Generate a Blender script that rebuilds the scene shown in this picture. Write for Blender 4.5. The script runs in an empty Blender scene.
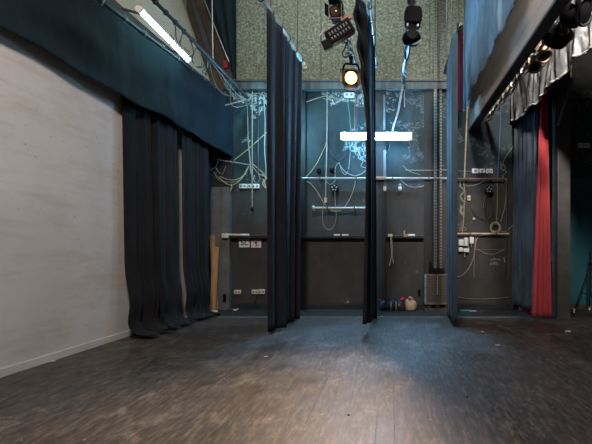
import bpy, bmesh, math, random
from mathutils import Vector, Matrix, Euler, noise

random.seed(7)
scene = bpy.context.scene
COL = scene.collection
PI = math.pi
# ------------------------------------------------------------------ camera model
F = 400.0; VX = 390.0; VY = 248.0; CH = 1.4
YB = 9.2                                   # distance of the rear wall


def P(px, py, Y=9.14):
    return Vector(((px - VX) / F * Y, Y, CH + (VY - py) / F * Y))


# ------------------------------------------------------------------ materials
def new_mat(name):
    m = bpy.data.materials.new(name); m.use_nodes = True
    nt = m.node_tree
    b = nt.nodes['Principled BSDF']
    return m, nt, b


def ramp(nt, fac, stops):
    r = nt.nodes.new('ShaderNodeValToRGB')
    e = r.color_ramp.elements
    e[0].position, e[0].color = stops[0][0], (*stops[0][1], 1)
    e[1].position, e[1].color = stops[-1][0], (*stops[-1][1], 1)
    for p, c in stops[1:-1]:
        x = e.new(p); x.color = (*c, 1)
    nt.links.new(fac, r.inputs[0])
    return r.outputs[0]


def noise_tex(nt, scale, detail=4, rough=.55, stretch=(1, 1, 1), coord='Object', rot=(0, 0, 0), dist=0):
    tc = nt.nodes.new('ShaderNodeTexCoord')
    mp = nt.nodes.new('ShaderNodeMapping')
    mp.inputs['Scale'].default_value = stretch
    mp.inputs['Rotation'].default_value = rot
    nt.links.new(tc.outputs[coord], mp.inputs[0])
    n = nt.nodes.new('ShaderNodeTexNoise')
    n.inputs['Scale'].default_value = scale
    n.inputs['Detail'].default_value = detail
    n.inputs['Roughness'].default_value = rough
    n.inputs['Distortion'].default_value = dist
    nt.links.new(mp.outputs[0], n.inputs['Vector'])
    return n.outputs['Fac']


def mix(nt, fac, a, b, mode='MIX'):
    n = nt.nodes.new('ShaderNodeMix'); n.data_type = 'RGBA'; n.blend_type = mode
    for sock, v in ((n.inputs[0], fac), (n.inputs[6], a), (n.inputs[7], b)):
        if isinstance(v, (int, float)): sock.default_value = v
        elif isinstance(v, tuple): sock.default_value = (*v, 1)
        else: nt.links.new(v, sock)
    return n.outputs[2]


def math_n(nt, op, a, b=None, c=None, clamp=False):
    n = nt.nodes.new('ShaderNodeMath'); n.operation = op; n.use_clamp = clamp
    for i, v in enumerate((a, b, c)):
        if v is None: continue
        if isinstance(v, (int, float)): n.inputs[i].default_value = v
        else: nt.links.new(v, n.inputs[i])
    return n.outputs[0]


def maprange(nt, v, a, b, c=0.0, d=1.0):
    n = nt.nodes.new('ShaderNodeMapRange')
    nt.links.new(v, n.inputs[0])
    n.inputs[1].default_value = a; n.inputs[2].default_value = b
    n.inputs[3].default_value = c; n.inputs[4].default_value = d
    return n.outputs[0]


def sep(nt, coord='Object'):
    tc = nt.nodes.new('ShaderNodeTexCoord')
    s = nt.nodes.new('ShaderNodeSeparateXYZ')
    nt.links.new(tc.outputs[coord], s.inputs[0])
    return s.outputs


def bump(nt, b, h, strength=.3, dist=.01):
    n = nt.nodes.new('ShaderNodeBump')
    n.inputs['Strength'].default_value = strength
    n.inputs['Distance'].default_value = dist
    nt.links.new(h, n.inputs['Height'])
    nt.links.new(n.outputs[0], b.inputs['Normal'])


def basic(name, col, rough=.6, metal=0.0, var=.25, scale=12, bmp=.1, spec=.4, stretch=(1, 1, 1), sheen=0):
    m, nt, b = new_mat(name)
    n = noise_tex(nt, scale, 5, .6, stretch)
    lo = tuple(max(0, c * (1 - var)) for c in col); hi = tuple(min(1, c * (1 + var)) for c in col)
    nt.links.new(ramp(nt, n, [(.3, lo), (.7, hi)]), b.inputs['Base Color'])
    b.inputs['Roughness'].default_value = rough
    b.inputs['Metallic'].default_value = metal
    b.inputs['Specular IOR Level'].default_value = spec
    if sheen: b.inputs['Sheen Weight'].default_value = sheen; b.inputs['Sheen Roughness'].default_value = .5
    if bmp: bump(nt, b, n, bmp)
    return m


def emit(name, col, strength):
    m, nt, b = new_mat(name)
    b.inputs['Base Color'].default_value = (*col, 1)
    b.inputs['Emission Color'].default_value = (*col, 1)
    b.inputs['Emission Strength'].default_value = strength
    return m


M = {}
M['white_paint'] = None
# --- left wall: off-white painted with scuffs
m, nt, b = new_mat('scuffed_white_wall')
n1 = noise_tex(nt, .9, 6, .6)
n2 = noise_tex(nt, 3.0, 8, .7, (1, .35, 1.6))
c = ramp(nt, n1, [(.3, (.50, .475, .465)), (.7, (.60, .58, .575))])
c = mix(nt, ramp(nt, n2, [(.48, (0, 0, 0)), (.66, (.55, .55, .55))]), c, (.42, .36, .31))
n3 = noise_tex(nt, 14, 3, .5)
c = mix(nt, ramp(nt, n3, [(.69, (0, 0, 0)), (.72, (.55, .55, .55))]), c, (.28, .23, .20))
nt.links.new(c, b.inputs['Base Color']); b.inputs['Roughness'].default_value = .75
bump(nt, b, n2, .12, .01)
M['white_wall'] = m

# --- black rear wall with peeled paint
m, nt, b = new_mat('black_wall_with_peeled_paint')
o = sep(nt)
n1 = noise_tex(nt, 1.3, 6, .6)
base = ramp(nt, n1, [(.3, (.030, .0285, .0275)), (.7, (.056, .053, .050))])
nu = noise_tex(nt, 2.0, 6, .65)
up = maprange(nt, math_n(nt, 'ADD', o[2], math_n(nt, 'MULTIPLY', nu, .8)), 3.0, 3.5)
base = mix(nt, up, base, ramp(nt, nu, [(.3, (.009, .019, .022)), (.7, (.020, .036, .041))]))  # teal of the cool lamp light painted into the upper wall colour
# older drips and grey scuffs
n4 = noise_tex(nt, 2.2, 8, .7, (2.2, 1, .6))
base = mix(nt, ramp(nt, n4, [(.5, (0, 0, 0)), (.75, (.5, .5, .5))]), base, (.07, .066, .064))
peel = noise_tex(nt, 5.5, 8, .7, (1, 1, 1), dist=.35)
line = maprange(nt, math_n(nt, 'ABSOLUTE', math_n(nt, 'SUBTRACT', peel, .5)), .018, .034, 1.0, 0.0)
blob = maprange(nt, peel, .60, .62)
zt = maprange(nt, o[2], 4.45, 4.8)
zt2 = maprange(nt, o[2], 2.7, 3.6)
msk = noise_tex(nt, 1.5, 4, .6)
msk = math_n(nt, 'ADD', msk, math_n(nt, 'ADD', math_n(nt, 'MULTIPLY', zt, .16), math_n(nt, 'MULTIPLY', zt2, .09)))
msk = maprange(nt, msk, .64, .67)
pm = math_n(nt, 'MULTIPLY', math_n(nt, 'MAXIMUM', line, blob), msk)
xm = maprange(nt, o[0], -.5, .3, 1.0, .22)
pm = math_n(nt, 'MULTIPLY', pm, xm)
n5 = noise_tex(nt, 9, 5, .6)
chip = ramp(nt, n5, [(.35, (.16, .19, .19)), (.65, (.42, .45, .44))])
c = mix(nt, pm, base, chip)
nt.links.new(c, b.inputs['Base Color'])
b.inputs['Roughness'].default_value = .6; b.inputs['Specular IOR Level'].default_value = .15
bump(nt, b, peel, .25, .02)
M['black_wall'] = m

M['black_paint'] = basic('black_paint', (.021, .021, .022), .6, var=.35, scale=3, spec=.2)
M['grey_paint'] = basic('dark_grey_paint', (.10, .098, .098), .6, var=.25, scale=5)
M['column_paint'] = basic('black_column_paint', (.036, .035, .035), .6, var=.3, scale=5)
M['ledge'] = basic('dark_green_ledge_paint', (.055, .068, .066), .6, var=.5, scale=9, stretch=(1, 1, .2))
M['ceiling'] = basic('dark_ceiling', (.03, .03, .03), .8)
M['brown_board'] = basic('brown_board', (.055, .042, .030), .7, var=.3, scale=4)
M['beige_panel'] = basic('beige_sloping_panel', (.36, .33, .26), .75, var=.12, scale=2)
M['dark_wood'] = basic('dark_stained_batten', (.035, .035, .04), .6)
M['teal_paint'] = basic('teal_painted_board', (.005, .055, .075), .6, var=.2, scale=3)

# --- wood-wool acoustic panels
m, nt, b = new_mat('wood_wool_panel')
n1 = noise_tex(nt, 19, 5, .75)
n2 = noise_tex(nt, 1.1, 4, .6)
c = ramp(nt, n1, [(.36, (.045, .052, .038)), (.5, (.14, .158, .122)), (.64, (.31, .335, .265))])
c = mix(nt, ramp(nt, n2, [(.3, (.0, .0, .0)), (.75, (.4, .4, .4))]), c, (.15, .17, .12))
nt.links.new(c, b.inputs['Base Color']); b.inputs['Roughness'].default_value = .9
bump(nt, b, n1, .6, .02)
M['woodwool'] = m

# --- stage floor
m, nt, b = new_mat('worn_black_stage_boards')
o = sep(nt)
n1 = noise_tex(nt, .9, 7, .65, (1, .55, 1))
base = ramp(nt, n1, [(.35, (.020, .017, .0145)), (.65, (.042, .035, .030))])
wn = nt.nodes.new('ShaderNodeTexWhiteNoise'); wn.noise_dimensions = '1D'
nt.links.new(math_n(nt, 'FLOOR', math_n(nt, 'MULTIPLY', math_n(nt, 'ADD', o[0], 20.13), 1 / .142)), wn.inputs['W'])
base = mix(nt, maprange(nt, wn.outputs[0], 0, 1, 0, .35), base, (.062, .051, .043))
ng = noise_tex(nt, 8, 8, .75, (3.2, .55, 1))                    # grain along the boards
base = mix(nt, ramp(nt, ng, [(.50, (0, 0, 0)), (.62, (.75, .75, .75))]), base, (.105, .083, .067))
base = mix(nt, ramp(nt, ng, [(.36, (.9, .9, .9)), (.47, (0, 0, 0))]), base, (.012, .010, .008))
nw = noise_tex(nt, 2.8, 12, .78, (1, .7, 1), dist=.3)              # rubbed patches
base = mix(nt, ramp(nt, nw, [(.55, (0, 0, 0)), (.62, (.6, .6, .6))]), base, (.135, .108, .088))
base = mix(nt, ramp(nt, nw, [(.38, (.7, .7, .7)), (.45, (0, 0, 0))]), base, (.016, .013, .011))
ns = noise_tex(nt, 4.0, 2, .4, (6.5, .16, 1), rot=(0, 0, .10), dist=.3)   # long scratches
base = mix(nt, ramp(nt, ns, [(.70, (0, 0, 0)), (.715, (.30, .30, .30))]), base, (.16, .135, .115))
nd = noise_tex(nt, 20, 3, .5)                                       # crumbs and chips
base = mix(nt, ramp(nt, nd, [(.70, (0, 0, 0)), (.72, (.7, .7, .7))]), base, (.22, .19, .16))
fx = math_n(nt, 'FRACT', math_n(nt, 'MULTIPLY', math_n(nt, 'ADD', o[0], 20.13), 1 / .142))
d = math_n(nt, 'ABSOLUTE', math_n(nt, 'SUBTRACT', fx, .5))
seam = maprange(nt, d, .485, .497)
nm = noise_tex(nt, 1.5, 3, .5, (2, .3, 1))
seam = math_n(nt, 'MULTIPLY', seam, maprange(nt, nm, .42, .58))
base = mix(nt, seam, base, (.012, .011, .011))
nt.links.new(base, b.inputs['Base Color'])
r = ramp(nt, nw, [(.3, (.40, .40, .40)), (.75, (.62, .62, .62))])
nt.links.new(r, b.inputs['Roughness'])
b.inputs['Specular IOR Level'].default_value = .35
h = math_n(nt, 'SUBTRACT', math_n(nt, 'MULTIPLY', ng, .6), seam)
bump(nt, b, h, .35, .01)
M['floor'] = m
M['floor_rear'] = basic('dull_black_floor_strip', (.013, .0115, .010), .7, var=.4, scale=4)
M['brass'] = basic('worn_metal_strip', (.30, .26, .20), .45, .4, .4, 8)


# --- cloths
def cloth(name, col, rough=.9, var=.35, sheen=.3, scale=2.5, dust=None):
    m, nt, b = new_mat(name)
    n = noise_tex(nt, scale, 6, .65, (1, 1, .5))
    lo = tuple(c * (1 - var) for c in col); hi = tuple(c * (1 + var) for c in col)
    c = ramp(nt, n, [(.3, lo), (.7, hi)])
    if dust:
        n2 = noise_tex(nt, 22, 3, .5)
        c = mix(nt, ramp(nt, n2, [(.74, (0, 0, 0)), (.77, (.6, .6, .6))]), c, dust)
    nt.links.new(c, b.inputs['Base Color'])
    b.inputs['Roughness'].default_value = rough
    b.inputs['Sheen Weight'].default_value = sheen * .06
    b.inputs['Specular IOR Level'].default_value = .12
    w = noise_tex(nt, 5, 5, .6, (1, 1, .6))
    bump(nt, b, w, .35, .03)
    return m


M['black_cloth'] = cloth('black_stage_cloth', (.0110, .0113, .0125), dust=(.15, .13, .11))
M['blue_lit_cloth'] = cloth('blue_lit_side_cloth', (.037, .047, .060))  # black curtain cloth, lightened and blued to paint in the cool tube light
M['lit_leg_cloth'] = cloth('blue_lit_leg_cloth', (.026, .042, .054))  # lighter, bluer copy of the leg cloth: tube light put into its colour
M['leg_cloth'] = cloth('black_blue_leg_cloth', (.0118, .0130, .0165), sheen=.4)
M['valance_cloth'] = cloth('dark_teal_border_cloth', (.0062, .0148, .0215), sheen=.3, dust=(.12, .14, .14))
M['blue_grey_cloth'] = cloth('faded_blue_grey_cloth', (.085, .135, .175), sheen=.2)
M['red_cloth'] = cloth('red_velvet', (.29, .038, .044), sheen=.3, var=.2)
M['maroon_cloth'] = cloth('maroon_velvet', (.05, .008, .02), sheen=.3, var=.2)
m, nt, b = new_mat('weathered_grey_cloth')
n1 = noise_tex(nt, 3.6, 9, .72, (1, 1, .6), dist=.4)
c = ramp(nt, n1, [(.36, (.06, .066, .075)), (.52, (.15, .16, .17)), (.57, (.38, .38, .38)), (.66, (.55, .55, .54))])
nt.links.new(c, b.inputs['Base Color']); b.inputs['Roughness'].default_value = .9
bump(nt, b, n1, .4, .03)
M['grey_cloth'] = m
M['hem'] = basic('frayed_pale_hem', (.45, .43, .41), .9, var=.5, scale=30)

# --- small-part materials
M['white_plastic'] = basic('white_plastic', (.62, .61, .58), .45, var=.08)
M['cream_plastic'] = basic('cream_plastic', (.55, .48, .36), .5, var=.12)
M['tan'] = basic('tan_timber', (.36, .185, .08), .65, var=.3, scale=8, stretch=(4, 4, .4))
M['tan_pale'] = basic('pale_tan', (.46, .37, .26), .65, var=.2)
M['pale_tan_pipe'] = basic('pale_tan_pipe', (.40, .34, .27), .6, 0, .3, 14)
M['brown_metal'] = basic('rust_brown_metal', (.16, .095, .07), .5, .3, .3)
M['steel'] = basic('galvanised_steel', (.30, .30, .29), .42, .7, .25, 6)
M['pale_pipe'] = basic('pale_painted_pipe', (.27, .265, .25), .4, .2, .2, 6)
M['dark_steel'] = basic('dark_steel', (.045, .045, .05), .42, .5, .3)
M['black_metal'] = basic('black_lamp_metal', (.006, .006, .007), .65, .0, .3, 6, .05, .08)
M['black_plastic'] = basic('black_plastic', (.004, .004, .005), .7, 0, .2, spec=.05)
M['beige_metal'] = basic('beige_lamp_metal', (.44, .35, .27), .55, .1, .2)
M['copper'] = basic('copper_brown_bracket', (.17, .09, .06), .5, .2, .25)
M['rope'] = basic('jute_rope', (.36, .29, .17), .9, var=.3, scale=40, bmp=.4)
M['pale_rope'] = basic('pale_rope', (.22, .205, .165), .85, var=.25, scale=30, bmp=.3)
M['grey_cable'] = basic('grey_cable', (.25, .26, .26), .55, var=.15)
M['dark_cable'] = basic('black_cable', (.02, .02, .022), .5, var=.2)
M['brown_cable'] = basic('brown_cable', (.20, .15, .10), .6, var=.2)
M['red_cable'] = basic('red_cable', (.30, .03, .03), .5, var=.2)
M['green_cable'] = basic('green_cable', (.05, .22, .17), .5, var=.2)
M['blue_cable'] = basic('blue_cable', (.03, .10, .24), .5, var=.2)
M['silver_cable'] = basic('silver_taped_cable', (.26, .28, .31), .35, .4, .45, 18)
M['paper'] = basic('white_sign_board', (.72, .70, .70), .6, var=.05)
M['ink'] = basic('black_ink', (.02, .018, .018), .6, var=.1)
M['red_ink'] = basic('red_ink', (.55, .05, .07), .6, var=.1)
M['grey_ink'] = basic('faded_white_chalk', (.30, .32, .33), .8, var=.4, scale=40)
M['girder'] = basic('grey_brown_girder', (.27, .24, .21), .6, 0, .25, 3, stretch=(1, .3, 2))
M['girder_under'] = basic('black_girder_flange', (.02, .02, .022), .6)
M['navy_bag'] = basic('navy_bag', (.012, .018, .04), .7, var=.3)
M['charcoal_bag'] = basic('charcoal_bag', (.035, .033, .04), .7, var=.3)
M['black_bag'] = basic('black_bag', (.02, .02, .022), .6, var=.3)
M['canvas'] = basic('pale_canvas', (.43, .32, .23), .85, var=.15)
M['red_fabric'] = basic('red_fabric', (.30, .03, .03), .7, var=.15)
M['grey_fabric'] = basic('grey_fabric', (.17, .17, .165), .8, var=.15)
M['lens_amber'] = basic('dim_amber_lens', (.07, .045, .025), .15, 0, .25, 20)
M['glass'] = basic('clear_bulb', (.55, .58, .6), .12, 0, .1)
M['green_plastic'] = basic('green_plastic', (.05, .35, .22), .5, var=.15)
M['tube_cool'] = emit('cool_fluorescent_tube', (.26, .62, 1.0), 420)
M['tube_green'] = emit('pale_fluorescent_tube', (.42, .95, .92), 36)
M['lens_hot'] = emit('lit_fresnel_lens', (1.0, .46, .12), 5)
M['lens_core'] = emit('hot_lamp_core', (1.0, .86, .60), 60)

# perforated steel: holes drawn as dark dots, on a fine grid
m, nt, b = new_mat('perforated_sheet')
o = sep(nt)
def dots(nt, o, a, bb, pitch):
    u = math_n(nt, 'SUBTRACT', math_n(nt, 'FRACT', math_n(nt, 'MULTIPLY', math_n(nt, 'ADD', o[a], 50), 1 / pitch)), .5)
    w = math_n(nt, 'SUBTRACT', math_n(nt, 'FRACT', math_n(nt, 'MULTIPLY', math_n(nt, 'ADD', o[bb], 50), 1 / pitch)), .5)
    q = math_n(nt, 'SQRT', math_n(nt, 'ADD', math_n(nt, 'MULTIPLY', u, u), math_n(nt, 'MULTIPLY', w, w)))
    return maprange(nt, q, .24, .32)
dd = dots(nt, o, 0, 2, .035)
c = mix(nt, dd, (.008, .008, .008), (.060, .048, .038))
nt.links.new(c, b.inputs['Base Color']); b.inputs['Roughness'].default_value = .6
M['perforated'] = m
m, nt, b = new_mat('punched_channel')
o = sep(nt)
u = math_n(nt, 'FRACT', math_n(nt, 'MULTIPLY', math_n(nt, 'ADD', o[2], 50), 1 / .07))
s = maprange(nt, math_n(nt, 'ABSOLUTE', math_n(nt, 'SUBTRACT', u, .5)), .2, .26)
x = maprange(nt, math_n(nt, 'ABSOLUTE', o[0]), .016, .020)
k = math_n(nt, 'MAXIMUM', s, x)
c = mix(nt, k, (.02, .02, .02), (.15, .145, .13))
nt.links.new(c, b.inputs['Base Color']); b.inputs['Roughness'].default_value = .5; b.inputs['Metallic'].default_value = .2
M['punched'] = m


# ------------------------------------------------------------------ mesh helpers
def wloc(o):
    v = Vector((0, 0, 0))
    while o is not None:
        v += o.location; o = o.parent
    return v


class MB:
    def __init__(self): self.bm = bmesh.new()

    def box(self, c, s, rot=None, bevel=0):
        r = bmesh.ops.create_cube(self.bm, size=1)
        mt = Matrix.Translation(Vector(c)) @ (Euler(rot).to_matrix().to_4x4() if rot else Matrix()) @ Matrix.Diagonal((*s, 1))
        bmesh.ops.transform(self.bm, matrix=mt, verts=r['verts'])
        if bevel:
            es = list({e for v in r['verts'] for e in v.link_edges})
            bmesh.ops.bevel(self.bm, geom=es, offset=bevel, segments=2, affect='EDGES', profile=.6)
        return self

    def bb(self, x0, x1, y0, y1, z0, z1, bevel=0):
        return self.box(((x0 + x1) / 2, (y0 + y1) / 2, (z0 + z1) / 2), (abs(x1 - x0), abs(y1 - y0), abs(z1 - z0)), None, bevel)

    def bar(self, p0, p1, w, t, up=(0, 0, 1)):
        p0, p1 = Vector(p0), Vector(p1); d = (p1 - p0); L = d.length; d.normalize()
        s = d.cross(Vector(up))
        if s.length < 1e-4: s = d.cross(Vector((1, 0, 0)))
        s.normalize(); n = s.cross(d)
        r = bmesh.ops.create_cube(self.bm, size=1)
        mt = Matrix((( s.x * w, n.x * t, d.x * L, (p0.x + p1.x) / 2), (s.y * w, n.y * t, d.y * L, (p0.y + p1.y) / 2),
                     (s.z * w, n.z * t, d.z * L, (p0.z + p1.z) / 2), (0, 0, 0, 1)))
        bmesh.ops.transform(self.bm, matrix=mt, verts=r['verts'])
        return self

    def rings(self, rings, caps=True, closed=False):
        vs = [[self.bm.verts.new(p) for p in r] for r in rings]
        n = len(rings[0])
        rng = range(len(vs) - 1) if not closed else range(len(vs))
        for i in rng:
            a, c = vs[i], vs[(i + 1) % len(vs)]
            for j in range(n):
                try: self.bm.faces.new((a[j], a[(j + 1) % n], c[(j + 1) % n], c[j]))
                except ValueError: pass
        if caps and not closed:
            self.bm.faces.new(list(reversed(vs[0]))); self.bm.faces.new(vs[-1])
        return self

    def tube(self, pts, r, seg=8, closed=False, flat=1.0):
        pts = [Vector(p) for p in pts]
        n = len(pts); rr = r if callable(r) else (lambda t: r)
        rings = []; ref = None
        for i, p in enumerate(pts):
            if closed: d = pts[(i + 1) % n] - pts[i - 1]
            else: d = pts[min(i + 1, n - 1)] - pts[max(i - 1, 0)]
            if d.length < 1e-9: d = Vector((0, 0, 1))
            d.normalize()
            if ref is None:
                ref = d.cross(Vector((0, 0, 1)))
                if ref.length < .05: ref = d.cross(Vector((1, 0, 0)))
            ref = ref - d * ref.dot(d)
            if ref.length < 1e-5: ref = d.orthogonal()
            ref.normalize(); q = d.cross(ref)
            k = rr(i / max(1, n - 1))
            rings.append([p + ref * (k * math.cos(2 * PI * j / seg)) + q * (k * flat * math.sin(2 * PI * j / seg)) for j in range(seg)])
        return self.rings(rings, True, closed)

    def cyl(self, p0, p1, r0, r1=None, seg=20):
        r1 = r0 if r1 is None else r1
        return self.tube([p0, p1], lambda t: r0 + (r1 - r0) * t, seg)

    def lathe(self, prof, o=(0, 0, 0), axis='Z', seg=28):
        o = Vector(o); rings = []
        for r, h in prof:
            ring = []
            for j in range(seg):
                a = 2 * PI * j / seg; x, y = r * math.cos(a), r * math.sin(a)
                ring.append(o + (Vector((x, y, h)) if axis == 'Z' else Vector((x, h, y)) if axis == 'Y' else Vector((h, x, y))))
            rings.append(ring)
        return self.rings(rings, True)

    def prism(self, poly, y0, y1):
        return self.rings([[Vector((x, y0, z)) for x, z in poly], [Vector((x, y1, z)) for x, z in poly]])

    def sph(self, c, s, sub=3, wob=0, seed=0):
        r = bmesh.ops.create_icosphere(self.bm, subdivisions=sub, radius=1)
        for v in r['verts']:
            k = 1 + (wob * noise.noise(v.co * 1.7 + Vector((seed, 0, 0))) if wob else 0)
            v.co = Vector((v.co.x * s[0] * k + c[0], v.co.y * s[1] * k + c[1], v.co.z * s[2] * k + c[2]))
        return self

    def grid(self, f, nu, nv):
        g = [[self.bm.verts.new(f(i / nu, j / nv)) for j in range(nv + 1)] for i in range(nu + 1)]
        for i in range(nu):
            for j in range(nv):
                self.bm.faces.new((g[i][j], g[i + 1][j], g[i + 1][j + 1], g[i][j + 1]))
        return self

    def build(self, name, mat, parent=None, smooth=True, solid=0, subsurf=0, origin=None):
        bm = self.bm
        bmesh.ops.recalc_face_normals(bm, faces=bm.faces)
        if parent is not None: org = wloc(parent)
        elif origin is not None: org = Vector(origin)
        else:
            xs = [v.co.x for v in bm.verts]; ys = [v.co.y for v in bm.verts]; zs = [v.co.z for v in bm.verts]
            org = Vector(((min(xs) + max(xs)) / 2, (min(ys) + max(ys)) / 2, min(zs)))
        loc = Vector((0, 0, 0))
        if parent is None:
            loc = org
        bmesh.ops.translate(bm, verts=bm.verts, vec=-org)
        me = bpy.data.meshes.new(name); bm.to_mesh(me); bm.free()
        me.materials.append(M[mat] if isinstance(mat, str) else mat)
        if smooth:
            for p in me.polygons: p.use_smooth = True
            me.set_sharp_from_angle(angle=math.radians(38))
        o = bpy.data.objects.new(name, me); COL.objects.link(o)
        o.location = loc
        if parent is not None: o.parent = parent
        if solid:
            md = o.modifiers.new('thick', 'SOLIDIFY'); md.thickness = solid; md.offset = 0
        if subsurf:
            md = o.modifiers.new('sub', 'SUBSURF'); md.levels = subsurf; md.render_levels = subsurf
        return o


def tag(o, label, cat, group=None):
    o['label'] = label; o['category'] = cat
    if group: o['group'] = group
    return o


def thing(name, label, cat, loc=(0, 0, 0), group=None):
    o = bpy.data.objects.new(name, None); COL.objects.link(o)
    o.location = loc; o.empty_display_size = .1
    return tag(o, label, cat, group)


def struct(o):
    o['kind'] = 'structure'; return o


def copy_tree(o, parent=None):
    c = o.copy(); COL.objects.link(c)
    if parent is not None: c.parent = parent
    for ch in list(o.children): copy_tree(ch, c)
    return c


def spline(pts, k=8):
    pts = [Vector(p) for p in pts]
    if len(pts) < 3: return [pts[0].lerp(pts[1], i / 6) for i in range(7)] if len(pts) == 2 else pts
    q = [pts[0] * 2 - pts[1]] + pts + [pts[-1] * 2 - pts[-2]]
    out = []
    for i in range(1, len(q) - 2):
        a, b, c, d = q[i - 1], q[i], q[i + 1], q[i + 2]
        for j in range(k):
            t = j / k
            out.append(.5 * ((2 * b) + (c - a) * t + (2 * a - 5 * b + 4 * c - d) * t * t + (3 * b - a - 3 * c + d) * t ** 3))
    out.append(pts[-1])
    return out


def cable(name, label, cat, pts, r, mat, Y=9.18, group=None, seg=6, k=8):
    """pts: (px, py[, Y]) along the cable as it hangs"""
    w = [P(p[0], p[1], p[2] if len(p) > 2 else Y) for p in pts]
    o = MB().tube(spline(w, k), (lambda t: r(t) * .9) if callable(r) else r * .64, seg).build(name, mat)
    return tag(o, label, cat, group)


def text_mesh(txt, size, name, mat, parent, loc):
    cu = bpy.data.curves.new('lettering', 'FONT'); cu.body = txt; cu.size = size
    cu.align_x = 'CENTER'; cu.align_y = 'CENTER'; cu.extrude = .0015; cu.offset = size * .012
    t = bpy.data.objects.new('tmp', cu); COL.objects.link(t)
    dg = bpy.context.evaluated_depsgraph_get()
    me = bpy.data.meshes.new_from_object(t.evaluated_get(dg))
    bpy.data.objects.remove(t); bpy.data.curves.remove(cu)
    me.transform(Matrix.Rotation(PI / 2, 4, 'X'))
    me.materials.clear(); me.materials.append(M[mat])
    o = bpy.data.objects.new(name, me); COL.objects.link(o)
    o.parent = parent; o.location = loc
    return o


# ------------------------------------------------------------------ the setting
fl = struct(MB().bb(-4.7, 6.0, -2.0, 8.09, -.08, 0).build('floor', 'floor', smooth=False, origin=(0, 0, 0)))
MB().bb(-4.7, 6.0, 8.12, 9.35, -.08, .0).build('rear_floor_strip', 'floor_rear', fl, smooth=False)
struct(MB().bb(-3.9, 2.6, 8.085, 8.125, -.03, .006).build('trim_1', 'brass', smooth=False))

# rear wall: black lower part
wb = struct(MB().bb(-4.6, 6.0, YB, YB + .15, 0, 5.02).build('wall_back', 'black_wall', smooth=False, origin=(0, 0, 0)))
# acoustic panels above (joints px at the wall)
jx = [-3.62, -2.90, -1.59, -.35, .92, 1.72, 2.9, 4.2]
for a, c in zip(jx[:-1], jx[1:]):
    MB().bb(a + .006, c - .006, YB + .02, YB + .14, 5.02, 8.4, .004).build('acoustic_panel', 'woodwool', wb, smooth=False)
MB().bb(-4.7, -3.63, YB + .04, YB + .14, 5.02, 8.4).build('brown_panel', 'brown_board', wb, smooth=False)
MB().bb(4.21, 6.0, YB + .04, YB + .14, 5.02, 8.4).build('dark_panel', 'black_paint', wb, smooth=False)
MB().bb(4.12, 5.9, YB - .02, YB, .10, 3.0).build('teal_panel', 'teal_paint', wb, smooth=False)
MB().bb(P(200, 0).x, 2.0, YB + .0, YB + .13, 8.0, 8.1).build('top_batten', 'ledge', wb, smooth=False)
# ledge beam under the panels
lb = MB().bb(-3.75, 1.75, YB - .16, YB + .02, 5.0, 5.16, .01)
lb.bb(-3.75, 1.75, YB - .19, YB + .02, 5.165, 5.195, .006)
struct(lb.build('trim_2', 'ledge', smooth=False))
# pilasters
struct(MB().bb(-4.15, -3.64, YB - .14, YB, 0, 2.78, .008).bb(-3.80, -3.64, YB - .16, YB - .12, 0, 2.78, .004).build('trim_3', 'grey_paint', smooth=False))
struct(MB().bb(-4.15, -3.60, YB - .12, YB, 2.785, 5.0, .008).build('trim_4', 'black_paint', smooth=False))
struct(MB().bb(-.36, -.09, YB - .10, YB, 0, 4.99, .008).build('trim_5', 'black_paint', smooth=False))
struct(MB().bb(.78, .98, YB - .05, YB, 0, 4.99, .008).build('trim_6', 'black_paint', smooth=False))
struct(MB().bb(-2.04, -1.93, YB - .06, YB, 0, 4.99, .008).build('trim_7', 'black_paint', smooth=False))
# skirting of the rear wall
struct(MB().bb(-3.63, 2.75, YB - .035, YB, .0, .11, .005).bb(-3.63, 2.75, YB - .02, YB, .113, .125).build('baseboard_back', 'black_paint', smooth=False))
# column on the right
struct(MB().bb(3.28, 3.53, 7.82, 8.1, 0, 6.2, .012).bb(3.26, 3.55, 7.80, 8.12, 0, .05, .006).build('trim_8', 'column_paint', smooth=False))
struct(MB().bb(3.68, 3.95, YB - .35, YB - .05, 1.1, 2.5, .01).build('trim_9', 'grey_paint', smooth=False))


# left wall, slightly splayed
def lx(Y): return -4.22 + .03 * (Y - 4.3)
q = MB()
q.rings([[Vector((lx(-2) - .2, -2, 0)), Vector((lx(-2), -2, 0)), Vector((lx(-2), -2, 4.95)), Vector((lx(-2) - .2, -2, 4.95))],
         [Vector((lx(9.3) - .2, 9.3, 0)), Vector((lx(9.3), 9.3, 0)), Vector((lx(9.3), 9.3, 4.95)), Vector((lx(9.3) - .2, 9.3, 4.95))]])
wl = struct(q.build('wall_left', 'white_wall', smooth=False, origin=(0, 0, 0)))
MB().bar((lx(8.3) + .006, 8.3, 2.45), (lx(9.2) + .006, 9.2, 2.45), .02, 4.9, (0, 0, 1)).build('black_section', 'black_paint', wl, smooth=False)
ys = [-2, 1.2, 3.1, 5.0, 7.0, 9.05, 9.2]
for a, c in zip(ys[:-1], ys[1:]):
    q = MB()
    r = []
    for Y in (a + .012, c - .012):
        x0 = lx(Y) + .03
        r.append([Vector((x0, Y, 4.95)), Vector((x0 - 1.1, Y, 8.3)), Vector((x0 - 1.25, Y, 8.3)), Vector((x0 - .15, Y, 4.95))])
    q.rings(r).build('sloping_panel', 'beige_panel', wl, smooth=False)
q = MB().bar((lx(-2) + .06, -2, 4.98), (lx(9.05) + .06, 9.05, 4.98), .10, .16)
struct(q.build('trim_10', 'dark_wood', smooth=False))
q = MB().bar((lx(-2) + .012, -2, .045), (lx(8.2) + .006, 8.2, .045), .014, .09)
struct(q.build('baseboard_left', 'white_wall', smooth=False))
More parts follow.
